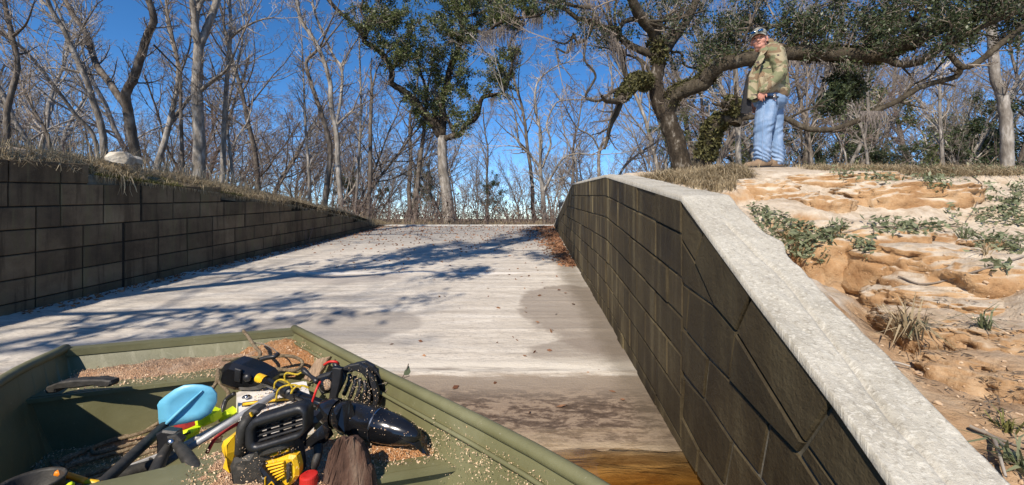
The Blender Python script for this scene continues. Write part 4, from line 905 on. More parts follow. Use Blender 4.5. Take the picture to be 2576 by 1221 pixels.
def sheet(A, B, th, nrm_hint):
    """wall sheet between two polylines, with thickness"""
    n = len(A); out = []
    for i in range(n):
        t = (A[min(i+1,n-1)]-A[max(i-1,0)]); nn = t.cross(B[i]-A[i]).normalized(); 
        if nn.dot(nrm_hint(i)) < 0: nn = -nn
        out.append(nn*th)
    a = [bm.verts.new(p) for p in A]; b = [bm.verts.new(p) for p in B]; c = [bm.verts.new(p+o) for p, o in zip(B,out)]; d = [bm.verts.new(p+o) for p, o in zip(A,out)]
    for i in range(n-1):
        for r0, r1 in ((a,b),(b,c),(c,d),(d,a)): bm.faces.new((r0[i], r0[i+1], r1[i+1], r1[i]))
    for e in (0,-1): bm.faces.new((a[e],b[e],c[e],d[e]))
GLf = catmull(GL, 5); GRf = catmull(GR, 5)
BL = [bott(p, -1, min(i/5, 5)) for i, p in enumerate(GLf)]; BR = [bott(p, 1, min(i/5, 5)) for i, p in enumerate(GRf)]
def botz(i): return [-.90,-.935,-.96,-.98,-1.0][i] if i < 5 else -1.02
for i in range(len(BL)): 
    k = i/5; sh = max(0,1-k)
    BL[i] = GLf[i]+Vector((.82,.57,0))*.10+ax*.22*sh; BL[i].z = botz(i); BR[i] = GRf[i]+Vector((-.80,-.60,0))*.10+ax*.22*sh; BR[i].z = botz(i)
sheet(GLf, BL, .006, lambda i: Vector((-1,-.3,0))); sheet(GRf, BR, .006, lambda i: Vector((1,.4,0)))
bow_n = -ax
A = [lerp(GL[0],GR[0],t) for t in np.linspace(0,1,9)]; Bq = [lerp(BL[0],BR[0],t) for t in np.linspace(0,1,9)]
sheet(A, Bq, .006, lambda i: bow_n)
sheet([GL[-1],GR[-1]], [BL[-1],BR[-1]], .006, lambda i: ax)
n = len(BL); a = [bm.verts.new(p) for p in BL]; b = [bm.verts.new(p) for p in BR]
for i in range(n-1): bm.faces.new((a[i],a[i+1],b[i+1],b[i]))
bm_obj('hull', bm, M['olive'], boat)
# rails
tube('gunwale_rail', [p+Vector((0,0,.008)) for p in GR], .019, M['olive'], boat, 12, 5)
tube('gunwale_rail', [p+Vector((0,0,.008)) for p in GL], .019, M['olive'], boat, 12, 5)
tube('rub_strake', [p+Vector((-.022,-.018,-.045)) for p in GR], .007, M['olive'], boat, 6, 5)
bm = bmesh.new(); L = (GR[0]-GL[0]); mid = (GR[0]+GL[0])/2; q = L.to_track_quat('X','Z').to_matrix()
box(bm, mid+Vector((0,0,.004)), (L.length+.03,.05,.008), q); box(bm, mid-bow_n*.022+Vector((0,0,-.012)), (L.length,.006,.025), q); box(bm, mid+bow_n*.024+Vector((0,0,-.015)), (L.length+.03,.006,.03), q)
bmesh.ops.bevel(bm, geom=bm.edges[:], offset=.002, segments=1); bm_obj('bow_rail', bm, M['olive'], boat)
# bow deck: top sheet plus front face
ZD = -.705
dk = [onz(28,1007,ZD), onz(285,975,ZD), onz(534,946,ZD), onz(790,925,ZD)]
def slab(name, top, z0, m, parent, bev=.004):
    bm = bmesh.new(); r1 = [bm.verts.new((p.x,p.y,p.z)) for p in top]; r0 = [bm.verts.new((p.x,p.y,z0)) for p in top]; n = len(top)
    for i in range(n): bm.faces.new((r0[i],r0[(i+1)%n],r1[(i+1)%n],r1[i]))
    bm.faces.new(r1); bm.faces.new(r0[::-1]); bmesh.ops.bevel(bm, geom=[e for e in bm.edges if abs(e.verts[0].co.z-e.verts[1].co.z)<.01 and e.verts[0].co.z>z0+.01], offset=bev, segments=2)
    return bm_obj(name, bm, m, parent)
inn = Vector((.02,-.01,0))
slab('bow_deck', [dk[0]+Vector((-.02,.0,0)), dk[1], dk[2], dk[3]+Vector((.01,.01,0)), GR[0]+Vector((-.02,-.05,ZD-ZG)), GL[0]+Vector((.05,-.03,ZD-ZG))], -.99, M['olive'], boat)
bm = bmesh.new()
for a_, b_ in zip(dk, dk[1:]):
    d_ = b_-a_; box(bm, (a_+b_)/2+Vector((.004,-.012,-.008)), (d_.length+.004,.016,.016), d_.to_track_quat('X','Z').to_matrix())
bm_obj('deck_lip', bm, M['olive'], boat)
# floor
ZF = -.93
bm = bmesh.new(); vs = [bm.verts.new((p.x,p.y,ZF)) for p in (BL[3]+Vector((-.03,0,0)), BR[3]+Vector((.03,0,0)), BR[10]+Vector((.03,0,0)), BR[-1], BL[-1], BL[10]+Vector((-.03,0,0)))]; bm.faces.new(vs)
for k in range(5):
    c = Vector((-1.35+k*.13, 1.42+k*.085, ZF+.006)); box(bm, c, (.012,.5,.012), Matrix.Rotation(math.radians(-48),3,'Z'))
bm_obj('floor', bm, M['olive'], boat)
# centre bench, its far edge and near edge surveyed
ZB = -.735
def bz(x, y): return onz(x, y, ZB)
bf = [onz(142,1221,-.72), onz(363,1174,-.72), onz(570,1128,-.72), Vector((-.27,1.70,-.72))]
bench_top = [bf[0]+Vector((-.25,-.16,0)), bf[0], bf[1], bf[2], bf[3], Vector((-.13,1.50,-.72)), Vector((.02,1.29,-.72)), Vector((-.22,1.285,-.72)), Vector((-.39,1.235,-.72)), Vector((-1.15,.72,-.72)), Vector((-1.35,.66,-.72))]
for p in bench_top: p.z = ZB
slab('bench', bench_top, -.93, M['olive'], boat, .006)
bm = bmesh.new(); a_, b_ = bench_top[8], bench_top[7]; d_ = b_-a_; box(bm, (a_+b_)/2+Vector((.02,-.01,-.006)), (d_.length+.1,.02,.014), d_.to_track_quat('X','Z').to_matrix()); bm_obj('bench_lip', bm, M['olive'], boat)
# hull rib and rivets on the right side panel
def side_pt(t, d, inw=.004): # t along right gunwale 0..1 (index), d down 0..1
    k = t*(len(GRf)-1); i = min(int(k), len(GRf)-2); f = k-i; g_ = GRf[i].lerp(GRf[i+1], f); b_ = BR[i].lerp(BR[i+1], f); return g_.lerp(b_, d)+Vector((-.7,-.6,0.2)).normalized()*inw
for t in (.22,.36,.47): tube('rib', [side_pt(t,.28,.002), side_pt(t+.005,.7,.004), side_pt(t+.005,.99,.004)], [.006,.012,.013], M['olive'], boat, 8, 3)
bm = bmesh.new()
for k in range(16):
    p = lerp(GL[0], GR[0], (k+.7)/16)+Vector((.01,-.02,-.066)); ell(bm, p, (.006,.006,.006), None, 8, 5)
for k in range(14):
    p = side_pt(.05+k*.035, .42+.05*math.sin(k)); ell(bm, p, (.006,.006,.006), None, 8, 5)
o = bm_obj('rivets', bm, M['olive'], boat, True); o['kind'] = 'stuff'

# sawdust heaps: lumpy relief sheets plus loose chips
def heap(name, label, outline, z, h, m, chips=1500, seed=1, csize=.010, res=.012, hf=None, cm=None, cat='sawdust'):
    xs = [p.x for p in outline]; ys = [p.y for p in outline]; nx = int((max(xs)-min(xs))/res)+2; ny = int((max(ys)-min(ys))/res)+2
    X, Y = np.meshgrid(np.linspace(min(xs),max(xs),nx), np.linspace(min(ys),max(ys),ny))
    ins = np.zeros_like(X, bool); dist = np.full(X.shape, 9.); n = len(outline)
    for i in range(n):
        a, b = outline[i], outline[(i+1)%n]; c = ((a.y > Y) != (b.y > Y)) & (X < (b.x-a.x)*(Y-a.y)/((b.y-a.y) or 1e-9)+a.x); ins ^= c
        dx, dy = b.x-a.x, b.y-a.y; t = np.clip(((X-a.x)*dx+(Y-a.y)*dy)/(dx*dx+dy*dy+1e-12),0,1); dist = np.minimum(dist, np.hypot(X-a.x-t*dx, Y-a.y-t*dy))
    sd = np.where(ins, dist, -dist); sd = sd + .02*fbm(X*14,Y*14,seed,4)
    hh = (hf(X,Y) if hf else h)
    Z = z + hh*sst(sd,-.005,.09)*(.75+.5*fbm(X*12,Y*12,seed+3,4)) + .006*fbm(X*50,Y*50,seed,3) - .008
    Z = np.where(sd < -.008, z-.03, Z)
    keep = sd > -.02; idx = np.arange(X.size).reshape(X.shape); qk = keep[:-1,:-1]&keep[1:,:-1]&keep[:-1,1:]&keep[1:,1:]
    Fq = np.stack([idx[:-1,:-1], idx[:-1,1:], idx[1:,1:], idx[1:,:-1]], -1)[qk]
    V = np.stack([X,Y,Z],-1).reshape(-1,3); pick = np.flatnonzero((sd > -.012).ravel()); r = np.random.RandomState(seed); q = V[r.choice(pick, chips)]; q = q+np.stack([r.normal(0,res,chips), r.normal(0,res,chips), r.uniform(0,.006,chips)],1); q[:,2] = np.maximum(q[:,2], z+.002)
    cme = leaf_mesh('c', q, csize, None, .0, 1, seed, .45); n1 = len(V); nv = len(cme.vertices); co = np.empty(nv*3); cme.vertices.foreach_get('co', co)
    me = mesh_np(name, np.concatenate([V, co.reshape(-1,3)]), [Fq, np.arange(nv).reshape(-1,4)+n1], m)
    me.materials.append(cm or M['chip']); mi = np.zeros(len(me.polygons), dtype=np.int32); mi[len(Fq):] = 1; me.polygons.foreach_set('material_index', mi); bpy.data.meshes.remove(cme)
    o = obj(name, me); tag(o, label, cat, kind='stuff'); return o
zd = ZD
deckline = lambda *pts: [onz(x, y, zd) for x, y in pts]
heap('sawdust', 'pale sawdust spread thinly over the bow deck of the boat', deckline((200,925),(280,905),(400,893),(560,872),(660,868),(700,885),(690,915),(560,928),(480,940),(330,958),(200,965),(140,985),(120,975)), ZD, .045, M['sawdust_pale'], 2600, 3, .007)
heap('sawdust', 'thick orange heap of sawdust in the right corner of the bow deck', deckline((560,900),(620,872),(690,858),(742,858),(790,885),(828,912),(806,932),(700,928),(600,918)), ZD, .08, M['sawdust'], 1500, 4, .007)
heap('sawdust', 'orange sawdust piled against the hull beside the trolling motor', [onz(x,y,-.73) for x,y in ((1010,1020),(1075,1035),(1128,1075),(1130,1120),(1095,1150),(1010,1160),(930,1170),(900,1110),(905,1050))], -.735, .045, M['sawdust'], 2200, 5, .008)
heap('sawdust', 'cream sawdust on the middle bench under the chainsaw', [onz(x,y,-.735) for x,y in ((500,1150),(600,1120),(700,1100),(850,1090),(940,1130),(930,1221),(800,1290),(560,1290),(470,1221))], -.735, .022, M['sawdust_pale'], 2600, 6, .007)
heap('sawdust', 'pale sawdust scattered along the boat floor among the ropes', [onz(x,y,ZF) for x,y in ((90,1150),(200,1120),(330,1090),(420,1078),(500,1060),(560,1080),(520,1120),(400,1150),(250,1175),(110,1221),(60,1221))], ZF, .014, M['sawdust_pale'], 2600, 7, .007)
# chips stuck to the hull side and rails
r = np.random.RandomState(12); pts = []
for i in range(1700):
    t = .02+.52*r.rand(); d = .10+abs(r.normal(0,.16)) if r.rand() < .7 else r.uniform(.1,.8)
    if d > .95: continue
    p = side_pt(t, d, .006); pts.append(tuple(p))
pts = np.array(pts); cl = fbm(pts[:,0]*9, pts[:,1]*9, 3, 3); pts = pts[cl > .08]
tag(obj('wood_chips', leaf_mesh('wood_chips', pts, .0055, M['chip'], .012, 6, 3, .4)), 'cream wood chips stuck along the inner right side of the boat', 'wood chips', kind='stuff')
q = []
for i in range(900):
    u = r.rand(); p = lerp(Vector((-1.9,1.55,ZF+.006)), Vector((-.2,1.35,ZB+.01)), u)
for (z, pl, n, cnt) in ((ZD+.004,(120,985,560,945),14,500),(ZD+.004,(560,950,780,920),10,220)):
    for i in range(cnt):
        t = r.rand(); x = lerp(pl[0],pl[2],t)+r.normal(0,12); y = lerp(pl[1],pl[3],t)-abs(r.normal(0,n)); q.append(tuple(onz(x,y,z)))
tag(obj('wood_chips', leaf_mesh('wood_chips', np.array(q), .009, M['chip'], .003, 1, 5, .5)), 'fine wood chips sprinkled along the edge of the bow deck', 'wood chips', kind='stuff')

# ------------------------------------------------------------------ gear in the boat
def plate(name, pts, Y, th, m, parent, bev=.003, tilt=None, holes=None):
    """outline surveyed in the photo, built as a plate of real thickness facing -Y (tilt rotates it about its centre)"""
    P = [at(x,y,Y) for x,y in pts]; c = sum(P, Vector())/len(P); R = tilt or Matrix.Identity(3)
    bm = bmesh.new(); prism(bm, [((p-c).x,(p-c).z) for p in P], lambda u,v,w: c+R@Vector((u,-w,v)), th/2, bev, -th/2)
    return bm_obj(name, bm, m, parent)
def rrect(x0,y0,x1,y1,r,n=4,rot=0):
    out = []; cx, cy = (x0+x1)/2, (y0+y1)/2
    for (a,b,s) in ((x1-r,y0+r,-90),(x1-r,y1-r,0),(x0+r,y1-r,90),(x0+r,y0+r,180)):
        for k in range(n+1):
            t = math.radians(s+90*k/n); out.append((a+r*math.cos(t), b+r*math.sin(t)))
    c, s = math.cos(math.radians(rot)), math.sin(math.radians(rot)); return [(cx+(x-cx)*c-(y-cy)*s, cy+(x-cx)*s+(y-cy)*c) for x,y in out]
# blue paddle
pad = empty('paddle', at(408,1072,1.48)); tag(pad, 'kayak paddle with a light blue blade and black shaft, leaning toward the lower left', 'paddle')
bl = [(397,1018),(399,1030),(400,1052),(402,1066),(412,1077),(424,1072),(440,1069),(470,1064),(506,1055),(530,1040),(545,1012),(545,990),(532,974),(508,968),(486,967),(462,969),(440,979),(418,995),(403,1008)]
bm = bmesh.new(); c0 = at(470,1020,1.5); rows = []
def blade_pt(x, y, s):
    d = (x-400)/150.; u = ((x-405)*(-.55)+(y-1070)*(-.83))  # along the blade
    return at(x, y, 1.46+.05*d) + Vector((0,s,0)) + Vector((0,-.0,0))
cen = (470,1018); n = len(bl)
for s in (-.006,.006):
    ring0 = [bm.verts.new(blade_pt(x,y,s*.5)) for x,y in bl]
    ring1 = [bm.verts.new(blade_pt(cen[0]+(x-cen[0])*.6, cen[1]+(y-cen[1])*.6, s+.010)) for x,y in bl]; cv = bm.verts.new(blade_pt(*cen, s+.014))
    for i in range(n):
        bm.faces.new((ring0[i],ring0[(i+1)%n],ring1[(i+1)%n],ring1[i])); bm.faces.new((ring1[i],ring1[(i+1)%n],cv))
    rows.append(ring0)
for i in range(n): bm.faces.new((rows[0][i],rows[0][(i+1)%n],rows[1][(i+1)%n],rows[1][i]))
bm_obj('blade', bm, M['blue'], pad, True)
tube('blade_spine', [blade_pt(424,1063,-.008), blade_pt(455,1032,-.004), blade_pt(485,1004,-.0), blade_pt(510,982,-.002)], [.006,.005,.004,.002], M['blue'], pad, 8, 3)
tube('shaft', [at(415,1070,1.47), at(330,1148,1.33), at(245,1228,1.2), at(150,1320,1.05)], .0165, M['rubber'], pad, 14, 1)
# long black handle with yellow sticker (trolling motor) -------------------------------------------------
tm = empty('trolling_motor', at(900,1060,1.5)); tag(tm, 'black electric trolling motor lying across the bench, propeller toward the camera', 'boat motor')
A_ = at(850,1040,1.43); B_ = at(1058,1100,1.315); d_ = (B_-A_).normalized()
prof = [(-.012,.012),(-.010,.030),(.0,.040),(.03,.049),(.10,.052),(.172,.0515),(.175,.0535),(.180,.0535),(.183,.0505),(.25,.045),(.305,.033),(.335,.018),(.345,.004)]
Lx = (B_-A_).length; k_ = Lx/.345
q_ = d_.to_track_quat('Z','Y').to_matrix(); bm = bmesh.new(); rings = [[bm.verts.new(A_+q_@Vector((math.cos(t)*r_*1.0, math.sin(t)*r_*1.0, z_*k_))) for t in np.arange(28)*math.pi/14] for z_, r_ in prof]
for r0, r1 in zip(rings, rings[1:]):
    for i in range(28): bm.faces.new((r0[i],r0[(i+1)%28],r1[(i+1)%28],r1[i]))
bm.faces.new(rings[0][::-1]); bm.faces.new(rings[-1]); bm_obj('motor_housing', bm, M['black_gloss'], tm, True)
tube('housing_band', [A_+d_*.176*k_, A_+d_*.181*k_], .0545, M['steel'], tm, 28, 1, False)
# propeller: hub cone and two blades
hub0 = A_-d_*.015
bm = bmesh.new(); rings = [[bm.verts.new(hub0+q_@Vector((math.cos(t)*r_, math.sin(t)*r_, z_))) for t in np.arange(20)*math.pi/10] for z_, r_ in ((-.05,.018),(-.052,.030),(-.045,.034),(-.02,.043),(.0,.047),(.015,.046))]
for r0, r1 in zip(rings, rings[1:]):
    for i in range(20): bm.faces.new((r0[i],r0[(i+1)%20],r1[(i+1)%20],r1[i]))
bm.faces.new(rings[0][::-1]); bm_obj('propeller_hub', bm, M['black_gloss'], tm, True)
bm = bmesh.new(); ell(bm, hub0-d_*.052, (.021,.021,.010), q_, 16, 8); bm_obj('hub_sawdust', bm, M['sawdust_pale'], tm, True)
def blade(name, pts, Y0, Y1, th=.004):
    n = len(pts); bm = bmesh.new(); rr = []
    for s in (-th,th):
        rr.append([bm.verts.new(at(x,y,Y0+(Y1-Y0)*i/(n-1))+Vector((0,s,0))) for i,(x,y) in enumerate(pts)])
    for i in range(n): bm.faces.new((rr[0][i],rr[0][(i+1)%n],rr[1][(i+1)%n],rr[1][i]))
    fs = [bm.faces.new(rr[0][::-1]), bm.faces.new(rr[1])]; bmesh.ops.triangulate(bm, faces=fs); return bm_obj(name, bm, M['black_gloss'], tm)
blade('propeller_blade', [(862,1018),(880,1011),(886,1020),(893,1040),(893,1065),(888,1085),(882,1096),(868,1086),(852,1066),(846,1046)], 1.37, 1.34)
blade('propeller_blade', [(812,1067),(800,1078),(785,1092),(768,1107),(762,1119),(775,1122),(800,1122),(822,1111),(838,1094),(832,1080)], 1.37, 1.34)
blade('skeg', [(1000,1075),(1040,1092),(1056,1104),(1062,1122),(1073,1138),(1064,1140),(1040,1118),(1005,1100)], 1.33, 1.30)
tube('shaft', [at(870,1040,1.50), at(760,998,1.60), at(650,951,1.70)], [.0165]*3, M['black_gloss'], tm, 14, 1)
tube('collar', [at(742,992,1.61), at(716,981,1.63)], .024, M['black'], tm, 14, 1)
tube('sticker', [at(668,957,1.685), at(650,950,1.70)], .0180, M['yellow'], tm, 14, 1, False)
bm = bmesh.new()
hd = [(563,946),(568,925),(578,910),(596,905),(620,911),(650,922),(676,936),(688,950),(684,962),(664,972),(640,975),(600,973),(570,962)]
o = plate('control_head', hd, 1.74, .10, M['black_gloss'], tm, .02)
plate('head_grille', [(592,925),(608,930),(604,962),(590,958)], 1.685, .012, M['black'], tm)
bm = bmesh.new(); ell(bm, at(622,950,1.68), (.016,.012,.016)); bm_obj('control_knob', bm, M['black'], tm, True)
# clamp bracket of curved plates with slots
for i, (sx, Yo) in enumerate(((0,1.56),(16,1.62))):
    pts = []
    outer = [(862,925),(880,917),(905,913),(925,925),(942,950),(952,978),(955,1005),(948,1022)]; inner = [(936,1018),(940,1000),(936,978),(926,955),(912,938),(895,931),(878,935),(868,942)]
    bm = bmesh.new(); P = [(x+sx,y-sx*.3) for x,y in outer+inner]; pl = [at(x,y,Yo) for x,y in P]; c = sum(pl, Vector())/len(pl); prism(bm, [((p-c).x,(p-c).z) for p in pl], lambda u,v,w: c+Vector((u,-w,v)), .010, .003, -.010); bm_obj('bracket_arc', bm, M['black'], tm)
for k in range(6):
    t = k/5; a = at(868+t*60, 935+t*28, 1.58); b = at(850+t*74, 985+t*42, 1.56); tube('bracket_rib', [a, (a+b)/2+Vector((.01,0,.012)), b], .008, M['black'], tm, 8, 2)
plate('bracket_plate', [(838,922),(862,925),(858,960),(846,1010),(828,1012),(834,970)], 1.52, .02, M['black'], tm)
plate('bracket_plate', [(800,945),(835,935),(842,955),(835,985),(812,990),(800,970)], 1.56, .03, M['black'], tm, .006)
bm = bmesh.new(); ell(bm, at(820,968,1.53), (.028,.02,.028)); bm_obj('clamp_pad', bm, M['black_gloss'], tm, True)
bm = bmesh.new(); ell(bm, at(823,968,1.512), (.016,.008,.020)); bm_obj('clamp_bore', bm, M['sawdust_pale'], tm, True)
tube('clamp_lever', [at(798,960,1.52), at(780,945,1.55), at(762,930,1.57)], [.010,.006,.011], M['black'], tm, 8, 3)
tube('clamp_lever', [at(850,928,1.55), at(842,912,1.56)], [.012,.010], M['black'], tm, 8, 1)
tube('red_wire', [at(815,918,1.5), at(828,910,1.49), at(845,910,1.49), at(852,915,1.5)], .0042, M['red'], tm, 6, 4)
tube('red_wire', [at(782,1022,1.48), at(790,998,1.47), at(798,975,1.48), at(806,960,1.5)], .0042, M['red'], tm, 6, 4)
tube('red_wire', [at(1008,1122,1.42), at(1020,1142,1.38), at(1026,1150,1.36)], .0045, M['red'], tm, 6, 4); tube('wire_crimp', [at(1024,1149,1.36), at(1029,1160,1.35)], .006, M['yellow'], tm, 8, 1)
# fine sawdust on the motor
q = []
for i in range(230):
    t = rs.rand()*.33*k_; a = rs.uniform(-1.9,1.2); rr = np.interp(t/k_, [z for z,_ in prof], [r_ for _,r_ in prof])+.001
    v = q_@Vector((0,0,t)); up = Vector((0,-.45,.9)).normalized(); s_ = d_.cross(up).normalized(); u2 = s_.cross(d_).normalized(); q.append(tuple(A_+v+(u2*math.cos(a)+s_*math.sin(a))*rr))
for i in range(260): q.append(tuple(at(rs.uniform(865,950), rs.uniform(925,1010), 1.548)))
o = obj('dusting', leaf_mesh('dusting', np.array(q), .0038, M['chip'], .003, 1, 8, .6), tm); o['kind'] = 'stuff'
# yellow cord tied round the shaft
yc = empty('yellow_cord', at(730,980,1.6)); tag(yc, 'yellow cord tied round the trolling motor shaft, ends frayed', 'cord')
for pts in ([(690,978),(692,963),(705,955),(722,960),(735,975),(732,990)],[(718,962),(716,945),(722,938),(735,940),(748,942),(758,937)],[(732,990),(742,975),(760,970),(778,976)],[(695,1005),(698,985),(712,972),(740,968),(757,975)]):
    tube('strand', [at(x,y,1.56) for x,y in pts], .0035, M['yellow_rope'], yc, 6, 4)
# battery box, white, with lid bolt and straps
bb = empty('battery_box', at(680,1000,1.72)); tag(bb, 'white battery box with a steel bolt and a black and yellow strap, behind the chainsaw', 'box')
c4 = [onz(594,986,-.69), onz(770,958,-.69), onz(790,1035,-.69), onz(606,1062,-.69)]
o = slab('lid', c4, -.93, M['white'], bb, .008)
bm = bmesh.new(); ell(bm, onz(620,999,-.688), (.016,.016,.008)); ell(bm, onz(620,999,-.680), (.009,.009,.008)); bm_obj('bolt', bm, M['steel'], bb, True)
tube('strap', [onz(610,1018,-.684), onz(680,1010,-.684), onz(760,1000,-.684)], .009, M['black'], bb, 6, 2); tube('strap_stripe', [onz(611,1017,-.678), onz(680,1008,-.678), onz(757,999,-.678)], .0055, M['yellow'], bb, 6, 2)
q = [tuple(onz(rs.uniform(640,770), rs.uniform(975,1040), -.687)) for _ in range(500)]
o = obj('dusting', leaf_mesh('dusting', np.array(q), .007, M['chip'], .004, 1, 9, .6), bb); o['kind'] = 'stuff'
# two grey aluminium tubes
for k, (a, b, lb) in enumerate((((398,1175),(690,993),'longer grey aluminium pole lying across the battery box, nearest the camera'),((445,1130),(600,1046),'shorter grey aluminium pole lying behind the blue paddle'))):
    P0, P1 = (at(*a,1.36), at(*b,1.58)) if k == 0 else (at(*a,1.5), at(*b,1.66))
    po = empty('aluminium_pole', P0); tag(po, lb, 'pole', 'grey poles in the boat'); tube('pole', [P0, P1], .0115, M['alu'], po, 12, 1)
    tube('end_plug', [P1-(P1-P0).normalized()*.004, P1+(P1-P0).normalized()*.012], .0100, M['black'], po, 12, 1)
# loppers
lp = empty('loppers', at(425,1110,1.4)); tag(lp, 'black loppers with splayed handles, jaws closed, beside the blue paddle', 'loppers')
tube('handle', [at(425,1120,1.38), at(405,1155,1.34), at(375,1221,1.24), at(345,1290,1.14)], [.013,.018,.019,.017], M['rubber'], lp, 12, 3)
tube('handle', [at(440,1110,1.38), at(470,1148,1.33), at(515,1215,1.24), at(560,1290,1.14)], [.012,.018,.019,.017], M['rubber'], lp, 12, 3)
plate('jaw', [(398,1088),(415,1078),(450,1082),(452,1098),(432,1112),(425,1140),(400,1136),(402,1108)], 1.40, .03, M['black'], lp, .006)
plate('jaw', [(425,1095),(448,1090),(462,1105),(450,1125),(430,1120)], 1.38, .025, M['rubber'], lp, .005)
bm = bmesh.new(); ell(bm, at(430,1113,1.365), (.012,.010,.012)); bm_obj('pivot_bolt', bm, M['steel'], lp, True)
tube('end_cap', [at(530,1232,1.22), at(560,1250,1.2)], .018, M['orange'], lp, 10, 1)
# handle lying on the bow deck
hp = empty('plastic_grip', onz(230,972,-.68)); tag(hp, 'dark grey plastic clamp handle lying on the left end of the bow deck', 'tool handle')
o = plate('grip_body', [(124,978),(128,969),(160,957),(200,952),(240,951),(268,951),(288,954),(290,962),(284,969),(262,970),(245,966),(200,972),(170,974),(152,976),(150,984),(128,986)], 1.70, .04, M['rubber'], hp, .005)
plate('grip_tab', [(238,952),(246,948),(266,948),(268,956),(240,957)], 1.72, .03, M['rubber'], hp, .003)

# chainsaw
cs = empty('chainsaw', at(680,1180,1.18)); tag(cs, 'yellow and black battery chainsaw standing on the bench, slotted hand guard toward the camera', 'chainsaw')
Z4 = lambda u, v: (566+u*.1860, 993.7+v*.1860)     # detail survey of the saw
def zp(name, pts, Y, th, m, bev=.003): return plate(name, [Z4(*p) for p in pts], Y, th, M[m], cs, bev)
# hand guard loop (ring) with slats
def ring(name, out_, in_, Y, th, m):
    bm = bmesh.new(); n = len(out_); V = []
    for (pts, w, sc) in ((out_,-th/2,1),(out_,th/2*.5,1),(out_,th/2,.965),(in_,th/2,1.05),(in_,th/2*.5,1),(in_,-th/2,1)):
        cx = sum(p[0] for p in pts)/n; cy = sum(p[1] for p in pts)/n
        V.append([bm.verts.new(at(*Z4(cx+(x-cx)*sc, cy+(y-cy)*sc), Y)+Vector((0,-w,0))) for x,y in pts])
    V.append(V[0])
    for r0, r1 in zip(V, V[1:]):
        for i in range(n): bm.faces.new((r0[i],r0[(i+1)%n],r1[(i+1)%n],r1[i]))
    return bm_obj(name, bm, M[m], cs, True)
def skew(P, k=-.30): return [(x, y+(x-735)*k) for x, y in P]
ring('hand_guard', skew(rrect(330,190,1148,640,150,6)), skew(rrect(440,300,1085,560,70,6)), 1.16, .045, 'black')
plate('hand_guard_brow', [Z4(*p) for p in skew([(440,296),(1085,296),(1085,345),(440,345)])], 1.165, .02, M['black'], cs, .003)
for k, y_ in enumerate((385,455,525)): zp('guard_slat', skew([(436,y_-15),(1090,y_-15),(1090,y_+15),(436,y_+15)]), 1.165, .022, 'black', .004)
for x_ in (590,760,925): zp('guard_slat', skew([(x_-12,300),(x_+12,300),(x_+12,560),(x_-12,560)]), 1.17, .016, 'black', .003)
for k in range(4): tube('bellows', [at(*Z4(475,735+k*22),1.17), at(*Z4(540,722+k*22),1.15), at(*Z4(760,660+k*20),1.15), at(*Z4(935,590+k*20),1.17)], .006, M['rubber'], cs, 8, 4)
zp('neck', [(460,720),(960,570),(975,720),(560,860),(430,830)], 1.185, .04, 'rubber')
zp('body_shell', [(190,790),(330,740),(460,740),(560,860),(975,660),(1000,800),(1020,1000),(1010,1100),(900,1240),(700,1420),(240,1420),(165,1240),(165,1060),(140,900)], 1.22, .07, 'rubber', .012)
zp('starter_cover', [(560,890),(700,850),(890,780),(985,800),(1022,960),(1020,1070),(960,1150),(860,1235),(800,1200),(690,1130),(590,1020)], 1.17, .03, 'yellow', .008)
for k in range(6): zp('cover_rib', [(560+k*22,945+k*42),(800+k*2,890+k*36),(806+k*2,912+k*36),(566+k*22,970+k*42)], 1.150, .012, 'yellow', .003)
zp('cover_slot', [(835,930),(885,905),(890,1100),(850,1190),(835,1170)], 1.150, .008, 'rubber', .002)
for k in range(2): zp('cover_clip', [(618+k*145,806-k*46),(715+k*145,770-k*46),(722+k*145,800-k*46),(622+k*145,834-k*46)], 1.160, .012, 'yellow', .003)
zp('rear_cover', [(35,630),(60,560),(120,520),(205,485),(215,700),(190,780),(160,880),(165,1010),(130,985),(100,900),(80,780),(40,700)], 1.26, .08, 'yellow', .014)
zp('rear_cover', [(310,500),(350,480),(345,640),(430,710),(330,725),(305,620)], 1.27, .05, 'yellow', .006)
tube('handle_bar', [at(*Z4(p[0],p[1]),Y_) for p, Y_ in (((215,770),1.20),((225,600),1.18),((245,430),1.18),((310,350),1.19),((380,330),1.21))], [.016,.015,.015,.014,.013], M['rubber'], cs, 12, 4)
zp('handle_knob', [(255,290),(300,205),(380,160),(470,170),(500,200),(440,235),(400,300),(340,325),(270,340)], 1.22, .05, 'rubber', .010)
zp('knob_mark', [(330,240),(350,232),(378,285),(365,298),(345,280)], 1.192, .008, 'yellow', .002)
zp('rear_guard', [(1140,235),(1250,260),(1290,340),(1180,460),(1080,560),(1060,640),(960,600),(1060,520),(1150,400)], 1.26, .04, 'black', .008)
tube('hook', [at(*Z4(1265,690),1.24), at(*Z4(1260,800),1.22), at(*Z4(1230,900),1.21), at(*Z4(1200,1000),1.21)], [.013,.011,.012,.009], M['rubber'], cs, 10, 4)
zp('front_handle', [(480,960),(520,940),(700,1150),(860,1330),(760,1400),(640,1240)], 1.145, .03, 'black', .006)
zp('badge', [(500,1105),(545,1110),(720,1310),(800,1420),(545,1420),(542,1290)], 1.135, .010, 'black', .003)
